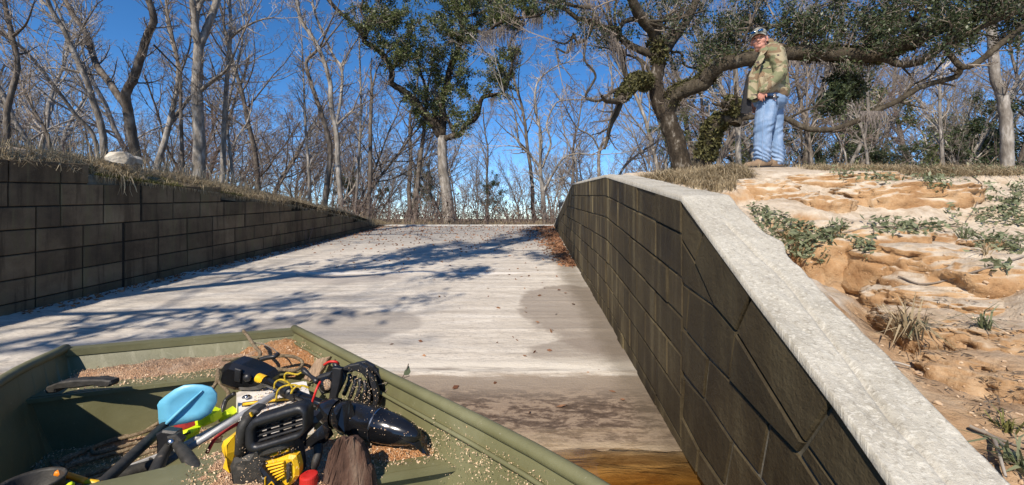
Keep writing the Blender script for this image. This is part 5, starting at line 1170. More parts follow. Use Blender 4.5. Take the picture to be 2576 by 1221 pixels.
# lettering on the badge
cu = bpy.data.curves.new('lettering', 'FONT'); cu.body = 'DeWALT'; cu.size = .026; cu.extrude = .0012
to = bpy.data.objects.new('lettering', cu); COL.objects.link(to); bpy.context.view_layer.update(); dg = bpy.context.evaluated_depsgraph_get(); tme = bpy.data.meshes.new_from_object(to.evaluated_get(dg)); bpy.data.objects.remove(to)
tme.materials.clear(); tme.materials.append(M['yellow'])
o = bpy.data.objects.new('lettering', tme); COL.objects.link(o); o.matrix_world = Matrix.Translation(at(*Z4(556,1228),1.126)) @ (Matrix.Rotation(math.radians(42),4,'Y') @ Matrix.Rotation(math.radians(90),4,'X')); o.parent = cs; o.matrix_parent_inverse = parent_world(cs).inverted()
zp('badge_edge', [(538,1112),(552,1112),(552,1400),(538,1400)], 1.128, .006, 'yellow', .001)
q = [tuple(at(*Z4(rs.uniform(190,1010), rs.uniform(700,1200)),1.148)) for _ in range(330)]
o = obj('dusting', leaf_mesh('dusting', np.array(q), .003, M['chip'], .002, 1, 10, .6), cs); o['kind'] = 'stuff'

# bark slab and offcut
def chunk(name, label, pts, Y, th, m, cat, tilt):
    P = [at(x,y,Y) for x,y in pts]; c = sum(P, Vector())/len(P); bm = bmesh.new(); prism(bm, [((p-c).x,(p-c).z) for p in P], lambda u,v,w: c+tilt@Vector((u,-w,v)), th/2, .004, -th/2)
    bmesh.ops.triangulate(bm, faces=bm.faces[:]); bmesh.ops.subdivide_edges(bm, edges=bm.edges[:], cuts=5, use_grid_fill=True)
    for v_ in bm.verts: f = float(fbm(np.array([v_.co.x*85]), np.array([v_.co.z*16]), v_.co.y*30, 3)[0]); v_.co += Vector((f*.005, -abs(f)*.016, f*.009))
    o = bm_obj(name, bm, m, None, False); tag(o, label, cat); return o
chunk('bark_slab', 'rough brown slab of split wood standing beside the chainsaw', [(822,1180),(828,1140),(845,1110),(862,1098),(885,1102),(905,1118),(925,1150),(940,1185),(955,1240),(930,1300),(820,1300)], 1.20, .035, M['old_wood'], 'wood slab', Matrix.Rotation(math.radians(-15),3,'X'))
chunk('wood_offcut', 'short weathered board leaning against the edge of the bow deck', [(796,904),(815,900),(829,898),(808,945),(786,958),(770,952)], 1.88, .03, M['new_wood'], 'board', Matrix.Rotation(math.radians(-20),3,'X'))
# bottle with a red lid
bt = empty('bottle', at(777,1215,1.2)); tag(bt, 'bottle with a red cap and green band in front of the wood slab', 'bottle')
P0 = at(777,1204,1.17)
def lathe(name, c, prof, m, parent, seg=24):
    bm = bmesh.new(); rings = [[bm.verts.new(c+Vector((math.cos(t)*r_, math.sin(t)*r_, z_))) for t in np.arange(seg)*2*math.pi/seg] for z_, r_ in prof]
    for r0, r1 in zip(rings, rings[1:]):
        for i in range(seg): bm.faces.new((r0[i],r0[(i+1)%seg],r1[(i+1)%seg],r1[i]))
    bm.faces.new(rings[0][::-1]); bm.faces.new(rings[-1]); return bm_obj(name, bm, m, parent)
lathe('cap', P0, [(-.014,.0235),(.008,.0235),(.012,.022),(.013,.018),(.0125,.004)], M['red'], bt); lathe('body', P0, [(-.11,.022),(-.022,.022),(-.0145,.019)], M['green'], bt)
# hi-vis piece, red cloth
hv = empty('float_vest', at(450,1092,1.55)); tag(hv, 'neon yellow life vest stuffed under the blue paddle blade', 'life vest')
plate('foam_panel', [(442,1090),(482,1076),(494,1082),(488,1100),(450,1114),(440,1104)], 1.56, .05, M['hivis'], hv, .008)
plate('foam_panel', [(498,1050),(530,1030),(545,1036),(548,1056),(520,1068),(500,1066)], 1.60, .05, M['hivis'], hv, .008); plate('foam_panel', [(556,1040),(575,1028),(590,1040),(580,1058),(562,1060)], 1.66, .05, M['hivis'], hv, .008)
plate('print', [(450,1096),(478,1086),(479,1090),(452,1101)], 1.532, .004, M['black'], hv, .001)
bm = bmesh.new(); ell(bm, at(476,1066,1.6), (.05,.04,.028)); ell(bm, at(500,1060,1.62), (.04,.03,.02)); o = remeshed('red_cloth', bm, M['red_cloth'], .006, 3, None, lambda c: .006*fbm(c[:,0]*40,c[:,1]*40,c[:,2]*40,3)); tag(o, 'crumpled dark red cloth under the lower edge of the blue blade', 'cloth')
# float bucket / can with orange trim at bottom left
bk_ = empty('tool_bucket', at(60,1210,1.15)); tag(bk_, 'dark round open bucket with yellow straps in the bottom left corner of the photo', 'bucket')
P0 = at(75,1218,1.12); prof = [(.0,.055),(.002,.062),(.10,.066),(.104,.070),(.108,.066),(.10,.062),(.01,.054)]
bm = bmesh.new(); rings = [[bm.verts.new(P0+Vector((math.cos(t)*r_, math.sin(t)*r_, z_-.10))) for t in np.arange(24)*math.pi/12] for z_, r_ in prof]
for r0, r1 in zip(rings, rings[1:]):
    for i in range(24): bm.faces.new((r0[i],r0[(i+1)%24],r1[(i+1)%24],r1[i]))
bm.faces.new(rings[0][::-1]); bm.faces.new(rings[-1]); bm_obj('pail', bm, M['rubber'], bk_, True)
tube('strap', [at(140,1188,1.18), at(185,1200,1.2), at(215,1210,1.2)], .008, M['orange'], bk_, 6, 3); tube('strap', [at(215,1212,1.2), at(262,1216,1.21)], .008, M['yellow'], bk_, 6, 2); tube('strap', [at(165,1232,1.12), at(180,1218,1.12)], .008, M['hivis'], bk_, 6, 1)
# flat steel bracket and dark pole on floor
fb = empty('flat_bracket', at(400,1165,1.45)); tag(fb, 'pale flat strap bracket with two holes on the floor below the ropes', 'bracket')
plate('strap_iron', [(300,1178),(395,1142),(455,1120),(462,1128),(410,1155),(330,1190)], 1.45, .008, M['alu'], fb, .002)
for x_, y_ in ((398,1147),(380,1154)): bm = bmesh.new(); ell(bm, at(x_,y_,1.447), (.008,.003,.006)); bm_obj('bolt_hole', bm, M['rubber'], fb, True)
tube('oar_blade', [at(240,1215,1.3), at(330,1188,1.36), at(420,1158,1.42)], [.012,.022,.016], M['rubber'], fb, 12, 3)
# ropes
def rope(name, label, runs, r_, m, cat='rope'):
    e = empty(name, runs[0][0]); tag(e, label, cat)
    for k, run in enumerate(runs): tube('strand', run, r_, m, e, 8, 6)
    return e
F_ = ZF+.016
rope('coiled_rope', 'loose tan rope lying in long loops on the boat floor below the bow deck', [
    [onz(x,y,F_+dz) for x,y,dz in pts] for pts in (
     [(420,1050,.06),(380,1075,.02),(350,1090,0),(300,1100,0),(250,1118,0),(180,1150,0),(140,1165,0)],[(400,1075,.02),(345,1092,.02),(270,1112,0),(235,1128,0),(245,1140,0),(320,1120,0),(400,1100,0),(440,1085,0)],
     [(440,1105,.03),(360,1120,.01),(290,1140,0),(200,1165,0),(130,1190,0)],[(430,1120,.03),(350,1145,.01),(280,1175,0),(210,1200,0),(150,1221,0)],[(440,1128,.03),(370,1152,.01),(300,1180,0),(230,1205,.0),(190,1225,0)],
     [(160,1170,0),(130,1160,0),(155,1185,0),(190,1215,0)])], .0075, M['rope'])
rope('bow_rope', 'brown rope running from the bow lip across the sawdust and looping over the deck edge', [
    [at(612,832,2.1), at(625,848,2.06), at(640,870,2.0), at(655,890,1.96), at(640,905,1.93), at(600,915,1.92), at(560,925,1.9), at(548,935,1.88), at(545,960,1.82), at(530,985,1.8), at(520,1010,1.78)],
    [at(560,905,1.92), at(640,900,1.94), at(720,895,1.97), at(755,905,1.98), at(760,920,1.95), at(740,932,1.9), at(700,928,1.9), at(665,930,1.88), at(650,945,1.84)], [at(548,930,1.88), at(552,960,1.82), at(575,990,1.8), at(560,1020,1.78), at(555,1050,1.76)]], .0075, M['rope'])
rope('braided_cord', 'dark braided cord hanging from the motor head down beside the battery box', [[at(590,990,1.7), at(570,1005,1.7), at(562,1025,1.68), at(556,1060,1.66)]], .009, M['black'], 'cord')
rope('red_cable', 'dark red cable curving across the poles by the chainsaw', [[at(520,1140,1.45), at(540,1105,1.48), at(565,1085,1.5), at(605,1063,1.52), at(625,1060,1.5)]], .006, M['red_cloth'], 'cable')
rope('dangling_cord', 'short dark clip and cord resting on the sawdust of the bow deck', [[at(655,905,1.9), at(672,900,1.9), at(690,897,1.9), at(700,890,1.92)]], .010, M['black'], 'cord')
tag(tube('twig', [at(628,862,2.05), at(660,865,2.03), at(690,880,2.0), at(704,898,1.98)], .003, M['twig'], None, 5, 4), 'thin grey twig on the orange sawdust heap in the bow', 'twig')
# leafy sprig hooked over the right gunwale
sp = empty('leafy_sprig', at(1010,960,1.62)); tag(sp, 'broken green oak sprig caught on the right gunwale of the boat', 'sprig')
for pts in ([(905,975),(950,968),(990,958),(1030,945)],[(1000,965),(1018,940),(1028,915)],[(955,1015),(970,985),(990,962)],[(1000,960),(1030,970),(1055,985)],[(965,1005),(985,985),(1000,968)]): tube('stem', [at(x,y,1.60) for x,y in pts], .0022, M['twig'], sp, 5, 3)
for (x_,y_,a_,s_) in ((1024,932,70,1.2),(1005,958,20,1.3),(985,968,-10,.9),(1020,962,40,.9),(1032,980,-30,.8),(1000,948,110,.7)):
    c_ = at(x_,y_,1.60); a_ = math.radians(a_); u_ = Vector((math.cos(a_),.2,math.sin(a_))); v_ = Vector((-math.sin(a_),-.5,math.cos(a_))); s_ *= .6; bm = bmesh.new()
    pr_ = [(-.5,0),(-.2,.22),(.15,.25),(.5,0),(.15,-.25),(-.2,-.22)]; vs = [bm.verts.new(c_+u_*x*.05*s_+v_*y*.06*s_+Vector((0,0,-.004*abs(y)*8))) for x,y in pr_]; bm.faces.new(vs); bm_obj('leaf', bm, M['vine_leaf'], sp)
# ------------------------------------------------------------------ plants, litter and stones on the ground
GXR = np.arange(.7, 14, .035); GYR = np.arange(.2, 13, .035); GX2, GY2 = np.meshgrid(GXR, GYR); GH = H_right(GX2, GY2)
GXL = np.arange(-14, -2.4, .05); GX3, GY3 = np.meshgrid(GXL, GYR); GHL = H_left(GX3, GY3)
def look(x, y):
    x = np.asarray(x,float); y = np.asarray(y,float)
    def bi(A, X0, x, y):
        dx = X0[1]-X0[0]; i = np.clip((x-X0[0])/dx,0,len(X0)-2); j = np.clip((y-GYR[0])/.035,0,len(GYR)-2); a=i.astype(int); b=j.astype(int); fx=i-a; fy=j-b
        return (A[b,a]*(1-fx)+A[b,a+1]*fx)*(1-fy)+(A[b+1,a]*(1-fx)+A[b+1,a+1]*fx)*fy
    return np.where(x > 0, bi(GH, GXR, x, y), bi(GHL, GXL, x, y))
from mathutils.bvhtree import BVHTree
def bvh(*names):
    vs, fs, o_ = [], [], 0
    for n_ in names:
        me = bpy.data.objects[n_].data; c = np.empty(len(me.vertices)*3); me.vertices.foreach_get('co', c); vs.append(c.reshape(-1,3)); fs += [[k+o_ for k in p.vertices] for p in me.polygons]; o_ += len(me.vertices)
    return BVHTree.FromPolygons(np.concatenate(vs).tolist(), fs)
BV = bvh('sand_bank', 'clay_ledges')
def hit(px, py, y0=1.0, y1=12.5):
    """ground points of the right bank seen in the survey photo at px, py"""
    out = []
    for a, b in zip(np.atleast_1d(px), np.atleast_1d(py)):
        d = Vector(((a-CX)/F, 1, (HY-b)/F)).normalized(); p, n_, i_, t_ = BV.ray_cast(d*.5, d)
        if p is not None and p.x > wr(p.y)+.12: out.append(tuple(p))
    return np.array(out).reshape(-1,3)
def inpoly(poly, n, r):
    xs = [p[0] for p in poly]; ys = [p[1] for p in poly]; X = r.uniform(min(xs),max(xs),n*3); Y = r.uniform(min(ys),max(ys),n*3); ins = np.zeros(len(X),bool)
    for i in range(len(poly)):
        a, b = poly[i], poly[(i+1)%len(poly)]; ins ^= ((a[1] > Y) != (b[1] > Y)) & (X < (b[0]-a[0])*(Y-a[1])/((b[1]-a[1]) or 1e-9)+a[0])
    return X[ins][:n], Y[ins][:n]
def blades(name, P, h, w, m, seed=1, lean=.5, droop=.35):
    """grass: curved two-segment blades at points P (n,3)"""
    r = np.random.RandomState(seed); N = len(P); a = r.uniform(0,6.283,N); L = h*r.uniform(.35,1.25,N); dx, dy = np.cos(a), np.sin(a); ln = lean*r.rand(N)
    side = np.stack([-dy, dx, 0*dx],1); d = np.stack([dx,dy,0*dx],1); up = np.array([0,0,1.])
    b0 = P - up*.01; b1 = P + d*(ln*L*.45)[:,None] + up*(L*.55)[:,None]; b2 = P + d*(ln*L*1.3+droop*L*r.rand(N))[:,None] + up*(L*(1-.75*ln))[:,None]
    W_ = (w*r.uniform(.6,1.4,N))[:,None]; V = np.stack([b0-side*W_*.5, b0+side*W_*.5, b1+side*W_*.4, b1-side*W_*.4, b2+side*W_*.06, b2-side*W_*.06],1).reshape(-1,3)
    o = np.arange(N)[:,None]*6; q = np.concatenate([o+np.array([[0,1,2,3]]), o+np.array([[3,2,4,5]])]); return mesh_np(name, V, q, m)
r = np.random.RandomState(21)
# left bank: dry grass and moss, hanging over the top of the wall
N = 30000; y = r.uniform(3.2, 12.3, N); d = np.abs(r.normal(0,.9,N)); x = wl(y)+.01-d; k = fbm(x*1.6,y*1.6,3,4) > -.22
x, y = x[k], y[k]; P = np.stack([x,y,look(x,y)-.01],1)
tag(obj('dry_grass', blades('dry_grass', P, .13, .006, M['dry_grass'], 1, 1.7)), 'dry straw coloured grass matted over the left bank above the block wall', 'grass', kind='stuff')
N = 9000; y = r.uniform(4.75, 11.0, N); x = wl(y)+.02-np.abs(r.normal(0,.14,N)); P = np.stack([x,y,look(x,y)-.01],1); P = P[fbm(x*2,y*2,8,3) > -.1]
tag(obj('moss', blades('moss', P, .06, .006, M['green_grass'], 2, 1.2)), 'yellow green moss and short grass along the stepped top of the left wall', 'moss', kind='stuff')
N = 1500; y = r.uniform(4.7, 11.2, N); x = wl(y)+.025+0*y; P = np.stack([x,y,look(x-.06,y)-.0],1); me = blades('hanging_grass', P, -.07, .005, M['dry_grass'], 3, -.35, .0)
tag(obj('hanging_grass', me), 'dead grass hanging over the edge of the left wall', 'grass', kind='stuff')
N = 1500; y = r.uniform(4, 12.5, N); x = wl(y)-.3-np.abs(r.normal(0,1.5,N)); P = np.stack([x,y,look(x,y)-.01],1)
tag(obj('tall_weeds', blades('tall_weeds', P, .42, .006, M['dry_grass'], 4, .5)), 'taller dead weed stalks standing on the left bank', 'weeds', kind='stuff')
# right crest
X_, Y_ = inpoly([(1600,445),(1700,425),(1800,418),(2576,415),(2576,436),(2300,440),(2000,434),(1850,446),(1790,470),(1740,462)], 15000, r); P = hit(X_, Y_+6, 3.5)
P = P[(fbm(P[:,0]*1.5,P[:,1]*1.5,6,3) > -.15)&~((np.abs(P[:,0]-3.2)<.35)&(P[:,1]<5.7)&(r.rand(len(P))<.8))]
tag(obj('dry_grass', blades('dry_grass', P, .10, .005, M['dry_grass'], 5, 1.8)), 'short dead grass along the crest of the sandy bank under the man and the oak', 'grass', kind='stuff')
N = 9000; x = r.uniform(1.2, 13, N); y = r.uniform(5.6, 11, N); P = np.stack([x,y,look(x,y)-.01],1); P = P[x > wr(y)+.3]
tag(obj('dry_grass', blades('dry_grass', P, .13, .006, M['dry_grass'], 6, 1.3)), 'dead grass on the flat top of the right bank behind the crest', 'grass', kind='stuff')
X_, Y_ = inpoly([(1740,432),(1860,425),(1850,480),(1800,490),(1720,470)], 1500, r); P = hit(X_, Y_, 3.0); tag(obj('grass_clump', blades('grass_clump', P, .13, .006, M['dry_grass'], 7, .9)), 'clump of drooping dry grass at the foot of the big oak', 'grass', kind='stuff')
# creeping green vines on the bank
def creeper(label, polys, n, size, seed, m='vine_leaf', th=-.05, per=2):
    q = []; rr = np.random.RandomState(seed)
    for pl, k in polys: X_, Y_ = inpoly(pl, int(n*k), rr); q.append(hit(X_, Y_, 1.0))
    P = np.concatenate(q); P = P[fbm(P[:,0]*5,P[:,1]*5,seed,3) > th]; P[:,2] += rr.uniform(0,.05,len(P))
    tag(obj('creeper', leaf_mesh('creeper', P, size, M[m], .02, per, seed, .38, .6)), label, 'creeper', kind='stuff')
creeper('grey green creeper leaves filling the gully behind the right wall', [([(1880,520),(1960,540),(2060,590),(2130,560),(2120,620),(2060,665),(2010,655),(1950,620),(1900,570)],1)], 700, .045, 31, th=.02)
creeper('band of green creeper running across the middle of the orange bank', [([(2070,570),(2200,560),(2400,565),(2420,590),(2300,588),(2180,592),(2100,600)],1),([(2150,590),(2200,600),(2190,650),(2150,630)],.3)], 260, .045, 32, th=.02)
creeper('dense green creeper covering the right end of the sandy bank', [([(2290,450),(2400,430),(2576,425),(2576,520),(2450,500),(2330,470)],1.2),([(2400,500),(2576,500),(2576,690),(2500,690),(2430,600),(2380,540)],1)], 1000, .042, 33, th=.02)
creeper('brown green weeds along the crest right of the man', [([(2080,428),(2300,424),(2576,418),(2576,440),(2300,452),(2200,470),(2120,455)],1)], 1100, .04, 34)
q = []
for pts in ([(2080,600),(2200,575),(2300,580),(2400,572),(2480,600)],[(2200,575),(2190,620),(2160,650)],[(2576,650),(2450,690),(2330,720),(2260,700)],[(2440,440),(2470,470),(2455,520),(2430,560)]):
    c = catmull([(p[0],p[1],0) for p in pts], 6); P = hit([v_.x for v_ in c],[v_.y for v_ in c]); 
    if len(P) > 3: P[:,2] += .012; q.append(([tuple(p) for p in P], [.005]*len(P), 4))
tag(obj('bare_vine', tubes_mesh('bare_vine', q, M['twig'])), 'thin bare vine stems trailing over the sand bank', 'vine', kind='stuff')
# single weeds
def weed(label, px, py, n, h, w, m, seed, cat='weed'):
    P = hit([px],[py]); 
    if not len(P): return
    rr = np.random.RandomState(seed); Q = P[0]+np.stack([rr.normal(0,h*.08,n),rr.normal(0,h*.08,n),0*rr.rand(n)],1)
    tag(obj('weed', blades('weed', Q, h, w, M[m], seed, 1.5, .5)), label, cat)
weed('large half dead spider shaped weed with arching blades on the sand beside the wall', 2285, 845, 70, .21, .008, 'dry_grass', 41)
weed('green blades in the middle of the large dead weed', 2292, 838, 16, .12, .009, 'vine_leaf', 42)
weed('small green rosette weed on the bank right of the large dead weed', 2478, 828, 26, .11, .007, 'vine_leaf', 43)
weed('small green weed on the pale sand near the right edge', 2425, 600, 26, .12, .008, 'vine_leaf', 44)
weed('small dry tuft above the orange hollow', 2480, 640, 24, .10, .006, 'dry_grass', 45)
weed('leafy green tuft in the bottom right corner', 2560, 1180, 30, .10, .010, 'vine_leaf', 46)
weed('small weed low on the bank by the bottom right', 2530, 1085, 26, .07, .005, 'green_grass', 47)
# small debris, clods and stones on the sand
X_, Y_ = inpoly([(1950,640),(2576,600),(2576,1221),(2540,1200),(2200,860)], 900, r); P = hit(X_, Y_)
bm = bmesh.new(); 
for p in P[:170]:
    s = rnd.uniform(.003,.009)*(1 if rnd.random() > .05 else 2.0); Mx = Matrix.Rotation(rnd.uniform(0,6),3,'Z') @ Matrix.Rotation(rnd.uniform(0,3),3,'X'); T_ = Matrix.Translation(Vector(p)+Vector((0,0,s*.4))) @ Mx.to_4x4() @ Matrix.Diagonal((s,s*.7,s*.6,1)); bmesh.ops.create_icosphere(bm, subdivisions=1, radius=1, matrix=T_)
o = bm_obj('clods', bm, nm('clods', [(.3,(.35,.2,.1)),(.7,(.6,.48,.34))], 8, 4, .95, .5, .01), None); tag(o, 'small clods and stones scattered over the orange sand', 'clods', kind='stuff')
X_, Y_ = inpoly([(2160,760),(2250,740),(2420,760),(2576,780),(2576,1221),(2545,1200),(2300,960)], 1500, r); P = hit(X_, Y_); P = P[fbm(P[:,0]*7,P[:,1]*7,9,3) > .05]
tag(obj('dead_litter', leaf_mesh('dead_litter', P[:500]+np.array([0,0,.006]), .030, M['brush'], .01, 1, 5, .16, .2)), 'dead leaf scraps and straw lying on the sand by the wall', 'litter', kind='stuff')
q = []
for pts in ([(2440,1090),(2480,1108),(2530,1130),(2576,1150)],[(2500,1120),(2512,1160),(2530,1221)],[(2470,1100),(2520,1135),(2560,1180)],[(2210,930),(2250,925),(2290,935)]):
    c = catmull([(p[0],p[1],0) for p in pts], 4); P = hit([v_.x for v_ in c],[v_.y for v_ in c], .6)
    if len(P) > 3: P[:,2] += .02; q.append(([tuple(p) for p in P], list(np.linspace(.006,.003,len(P))), 5))
for k, s_ in enumerate(q): tag(obj('dead_twig', tubes_mesh('dead_twig', [s_], M['twig_pale'])), ['long bare twig lying beside the wall in the bottom right corner','short twig pointing down in the bottom right corner','forked twig crossing the others in the bottom right corner','short stick on the sand halfway down the wall'][k], 'twig')
# ramp: leaf litter
def rampleaves(name, label, n, fx, size, m, seed, z=.008):
    rr = np.random.RandomState(seed); x, y = fx(rr, n); zz = np.where(y < CREST, -1.25+.09*y, -.2)+z; P = np.stack([x,y,zz],1); k = (x > wl(y)+.05)&(x < wr(y)-.03)&(y>2.2); P = P[k]
    tag(obj(name, leaf_mesh(name, P, size, M[m], .002, 1, seed, .5, .35)), label, 'leaves', kind='stuff')
rampleaves('red_leaves', 'drift of rust red leaves against the far end of the right wall', 2600, lambda rr,n: ((lambda y: (wr(y)-.03-np.abs(rr.normal(0,.16,n))*np.interp(y,[6,8,11.7],[.4,1.3,2.2]), y))(rr.uniform(6.2,11.6,n))), .05, 'dry_leaf', 51, .012)
rampleaves('fallen_leaves', 'brown leaves strewn over the upper part of the ramp', 1500, lambda rr,n: (rr.uniform(-4.2,1.1,n), CREST-np.abs(rr.normal(0,2.2,n))), .05, 'dry_leaf', 52)
rampleaves('fallen_leaves', 'brown leaves gathered along the foot of the left wall', 900, lambda rr,n: ((lambda y: (wl(y)+.05+np.abs(rr.normal(0,.12,n)), y))(rr.uniform(4,11.5,n))), .045, 'dry_leaf', 53)
rampleaves('fallen_leaves', 'few scattered single leaves on the pale lower ramp', 60, lambda rr,n: (np.clip(.7-np.abs(rr.normal(0,.9,n)),-3,.8), rr.uniform(2.3,6,n)), .04, 'dry_leaf', 54)
N = 7000; x = r.uniform(-8,4,N); y = CREST+.3+np.abs(r.normal(0,3,N)); P = np.stack([x,y,H(x,y)+.01],1)
tag(obj('forest_leaves', leaf_mesh('forest_leaves', P, .07, M['dry_leaf'], .01, 1, 55, .5, .4)), 'brown leaf litter on the ground beyond the crest', 'leaves', kind='stuff')
N = 3500; x = r.uniform(-6,2.2,N); y = CREST+.35+np.abs(r.normal(0,2,N)); P = np.stack([x,y,H(x,y)-.01],1)
tag(obj('dry_grass', blades('dry_grass', P, .28, .006, M['dry_grass'], 8, .6)), 'dead grass fringe beyond the crest of the ramp', 'grass', kind='stuff')
for pts, rr_, lb in (([(868,571),(900,569),(940,572),(985,571),(1010,573)], .035, 'fallen grey branch lying along the crest, left of the middle oak'),([(905,568),(950,566),(985,564)], .02, 'thinner stick resting beside the fallen branch at the crest')):
    tag(tube('fallen_branch', [at(x_,y_,11.4) for x_,y_ in pts], [rr_,rr_,rr_*.8,rr_*.4], M['bark_grey'], None, 8, 3), lb, 'branch')
# stones on the left bank
def stone(label, px, py, Y, sx, sy, sz, seed, m='rock', rot=0):
    bm = bmesh.new(); bmesh.ops.create_icosphere(bm, subdivisions=4, radius=1)
    for v_ in bm.verts:
        c = v_.co.copy(); n_ = np.array([c.x*1.2+seed]), np.array([c.y*1.2]); k = 1+.28*float(fbm(n_[0],n_[1],c.z*1.2,3)[0]); q_ = c*k
        q_.z = max(q_.z, -.6); q_.x = max(min(q_.x,.72),-.75); q_.y = max(min(q_.y,.7),-.68); q_.z = min(q_.z, .62+.35*q_.x) if q_.z > 0 else q_.z; dd_ = q_.x*.7+q_.z*.7; q_ -= Vector((.7,0,.7))*max(0, dd_-.66); dd_ = -q_.x*.6-q_.y*.55+q_.z*.55; q_ -= Vector((-.6,-.55,.55))*max(0, dd_-.62)*1.05; v_.co = q_ + Vector((0,0,0))+c*.05*float(fbm(np.array([c.x*6]),np.array([c.y*6]),c.z*6,3)[0])
    p = at(px,py,Y); T_ = Matrix.Translation(p) @ Matrix.Rotation(rot,4,'Y') @ Matrix.Rotation(rot*2,4,'Z') @ Matrix.Diagonal((sx,sy,sz,1)); bmesh.ops.transform(bm, matrix=T_, verts=bm.verts); tag(bm_obj('rock', bm, M[m], None, False), label, 'rock')
stone('large pale angular rock on the grassy bank above the left wall', 303, 396, 5.2, .165, .12, .11, 3, rot=.18)
stone('smaller grey rock tucked behind the pale rock on the left bank', 338, 404, 5.4, .09, .09, .08, 8)
stone('tan chunk of broken concrete where the left wall meets the ramp crest', 893, 561, 10.6, .16, .12, .06, 5)
stone('small stone on the sandy bank above the creeper', 2352, 452, 4.6, .035, .03, .025, 9)
bm = bmesh.new(); bmesh.ops.create_icosphere(bm, subdivisions=4, radius=1)
for v_ in bm.verts: v_.co *= 1+.12*float(fbm(np.array([v_.co.x*2]),np.array([v_.co.y*2]),v_.co.z*2,4)[0])
bmesh.ops.transform(bm, matrix=Matrix.Translation(at(-30,415,4.6)) @ Matrix.Diagonal((.62,.5,.20,1)), verts=bm.verts); tag(bm_obj('sand_heap', bm, M['sand_pile'], None, True), 'heap of pale sand at the top left, on the bank above the wall', 'sand heap')
# vine hanging over the left wall
q = []
gq = random.Random(4)
for k in range(9):
    p = Vector(L3(5.02+gq.uniform(-.06,.06), .50, .035)); pts = [p]
    for s in range(5): pts.append(pts[-1]+Vector((gq.uniform(-.005,.02), gq.uniform(-.02,.02), -gq.uniform(.02,.07))))
    q.append(([tuple(v_) for v_ in pts], [.004,.005,.005,.004,.003,.002], 4))
tag(obj('dead_vine', tubes_mesh('dead_vine', q, M['dry_grass'])), 'short dead vine hanging down the face of the left wall', 'vine')
q = []
for k in range(7):
    p = Vector((wl(8.35)+.03, 8.35+gq.uniform(-.1,.1), float(rampz(8.35)))); pts = [p]; w_ = (gq.uniform(0,.3), gq.uniform(-.5,.5))
    for s in range(4): pts.append(pts[-1]+Vector((w_[0]*.08, w_[1]*.08, gq.uniform(.05,.1))))
    q.append(([tuple(v_) for v_ in pts], [.006,.005,.004,.003,.002], 4))
tag(obj('bare_shrub', tubes_mesh('bare_shrub', q, M['twig_red'])), 'small bare twiggy shrub growing at the foot of the left wall', 'shrub')
# small black box on a post past the right wall
sg = empty('post_box', at(1408,569,12.2)); tag(sg, 'small black box on a thin post beyond the far end of the right wall', 'post box')
bm = bmesh.new(); box(bm, at(1412,514,12.2), (.15,.09,.13)); bmesh.ops.bevel(bm, geom=bm.edges[:], offset=.008, segments=1); bm_obj('box', bm, M['black'], sg)
bm = bmesh.new(); box(bm, at(1412,506,12.2), (.17,.12,.02)); bm_obj('lid', bm, M['black'], sg); tube('post', [at(1407,585,12.2), at(1407,516,12.2)], .02, M['black'], sg, 8, 1)
# ------------------------------------------------------------------ the man on the bank
PY = 5.58
def pp(u, v, dy=0.0): return at(1823.9+u*.3346, 31.4+v*.3346, PY+dy)
man = empty('person', pp(330,1150)); tag(man, 'man in camouflage jacket, light jeans and cap standing on the bank, looking toward the camera', 'person')
def skin_mat():
    t = NT('skin'); n = t.noise(22, 4, .6); c = t.ramp(n, [(.3,(.44,.20,.145)),(.6,(.52,.25,.18)),(.75,(.56,.30,.215))]); t.bump(t.noise(160,3,.6), .1, .002)
    t.b.inputs['Subsurface Weight'].default_value = .08; t.b.inputs['Subsurface Radius'].default_value = (.02,.008,.004); return t.done(c, .5, .4)
M['skin'] = skin_mat()
def camo():
    t = NT('camouflage'); a = t.noise(5.0, 3, .5, None, .6); b = t.noise(4.6, 3, .5, t.map((1,1,1.7),(7,3,1)), .8); d = t.noise(7, 3, .5, t.map((1,1,1.7),(2,9,4)), 1.2)
    c = t.ramp(a, [(0,(.33,.28,.18)),(.48,(.20,.14,.085)),(.58,(.20,.14,.085))], 'CONSTANT'); c = t.mix(t.math('GREATER_THAN', b, .54), c, (.175,.18,.10)); c = t.mix(t.math('GREATER_THAN', d, .62), c, (.07,.055,.05))
    t.bump(t.noise(9,5,.6), .5, .02); return t.done(c, .9, .2)
M['camo'] = camo()
M['jeans'] = nm('light_denim', [(.3,(.09,.155,.27)),(.5,(.165,.255,.40)),(.68,(.30,.39,.53))], 6, 6, .9, .3, .006, stretch=(1,1,.5))
M['lining'] = nm('dark_lining', [(.3,(.012,.012,.014)),(.7,(.03,.03,.035))], 9, 4, .8, .3, .01)
M['boot'] = nm('suede_boot', [(.3,(.14,.09,.055)),(.7,(.27,.19,.12))], 12, 5, .9, .4, .006)
M['cap'] = nm('grey_camo_cap', [(.35,(.13,.13,.10)),(.5,(.25,.25,.21)),(.6,(.36,.35,.31))], 30, 3, .9, .2, .003)
M['lens'] = nm('blue_lens', [(.3,(.005,.03,.13)),(.7,(.01,.14,.38))], 30, 2, .08, 0, spec=1, metal=.5)
M['hair'] = nm('short_hair', [(.3,(.10,.07,.05)),(.7,(.22,.17,.13))], 60, 4, .9, .5, .003)
f_ = Vector((-.58,-.80,-.06)).normalized(); r_ax = f_.cross(Vector((0,0,1))).normalized()*-1; u_ax = r_ax.cross(f_).normalized()
if u_ax.z < 0: u_ax = -u_ax
tl = Matrix.Rotation(math.radians(8), 3, f_); r_ax = tl@r_ax; u_ax = tl@u_ax
HM = Matrix((r_ax, f_, u_ax)).transposed(); HC = pp(256, 208, -.04); hs = 1.18
def hp_(x, y, z): return HC + HM@Vector((x*hs, y*hs, z*hs))      # x across, y forward, z up
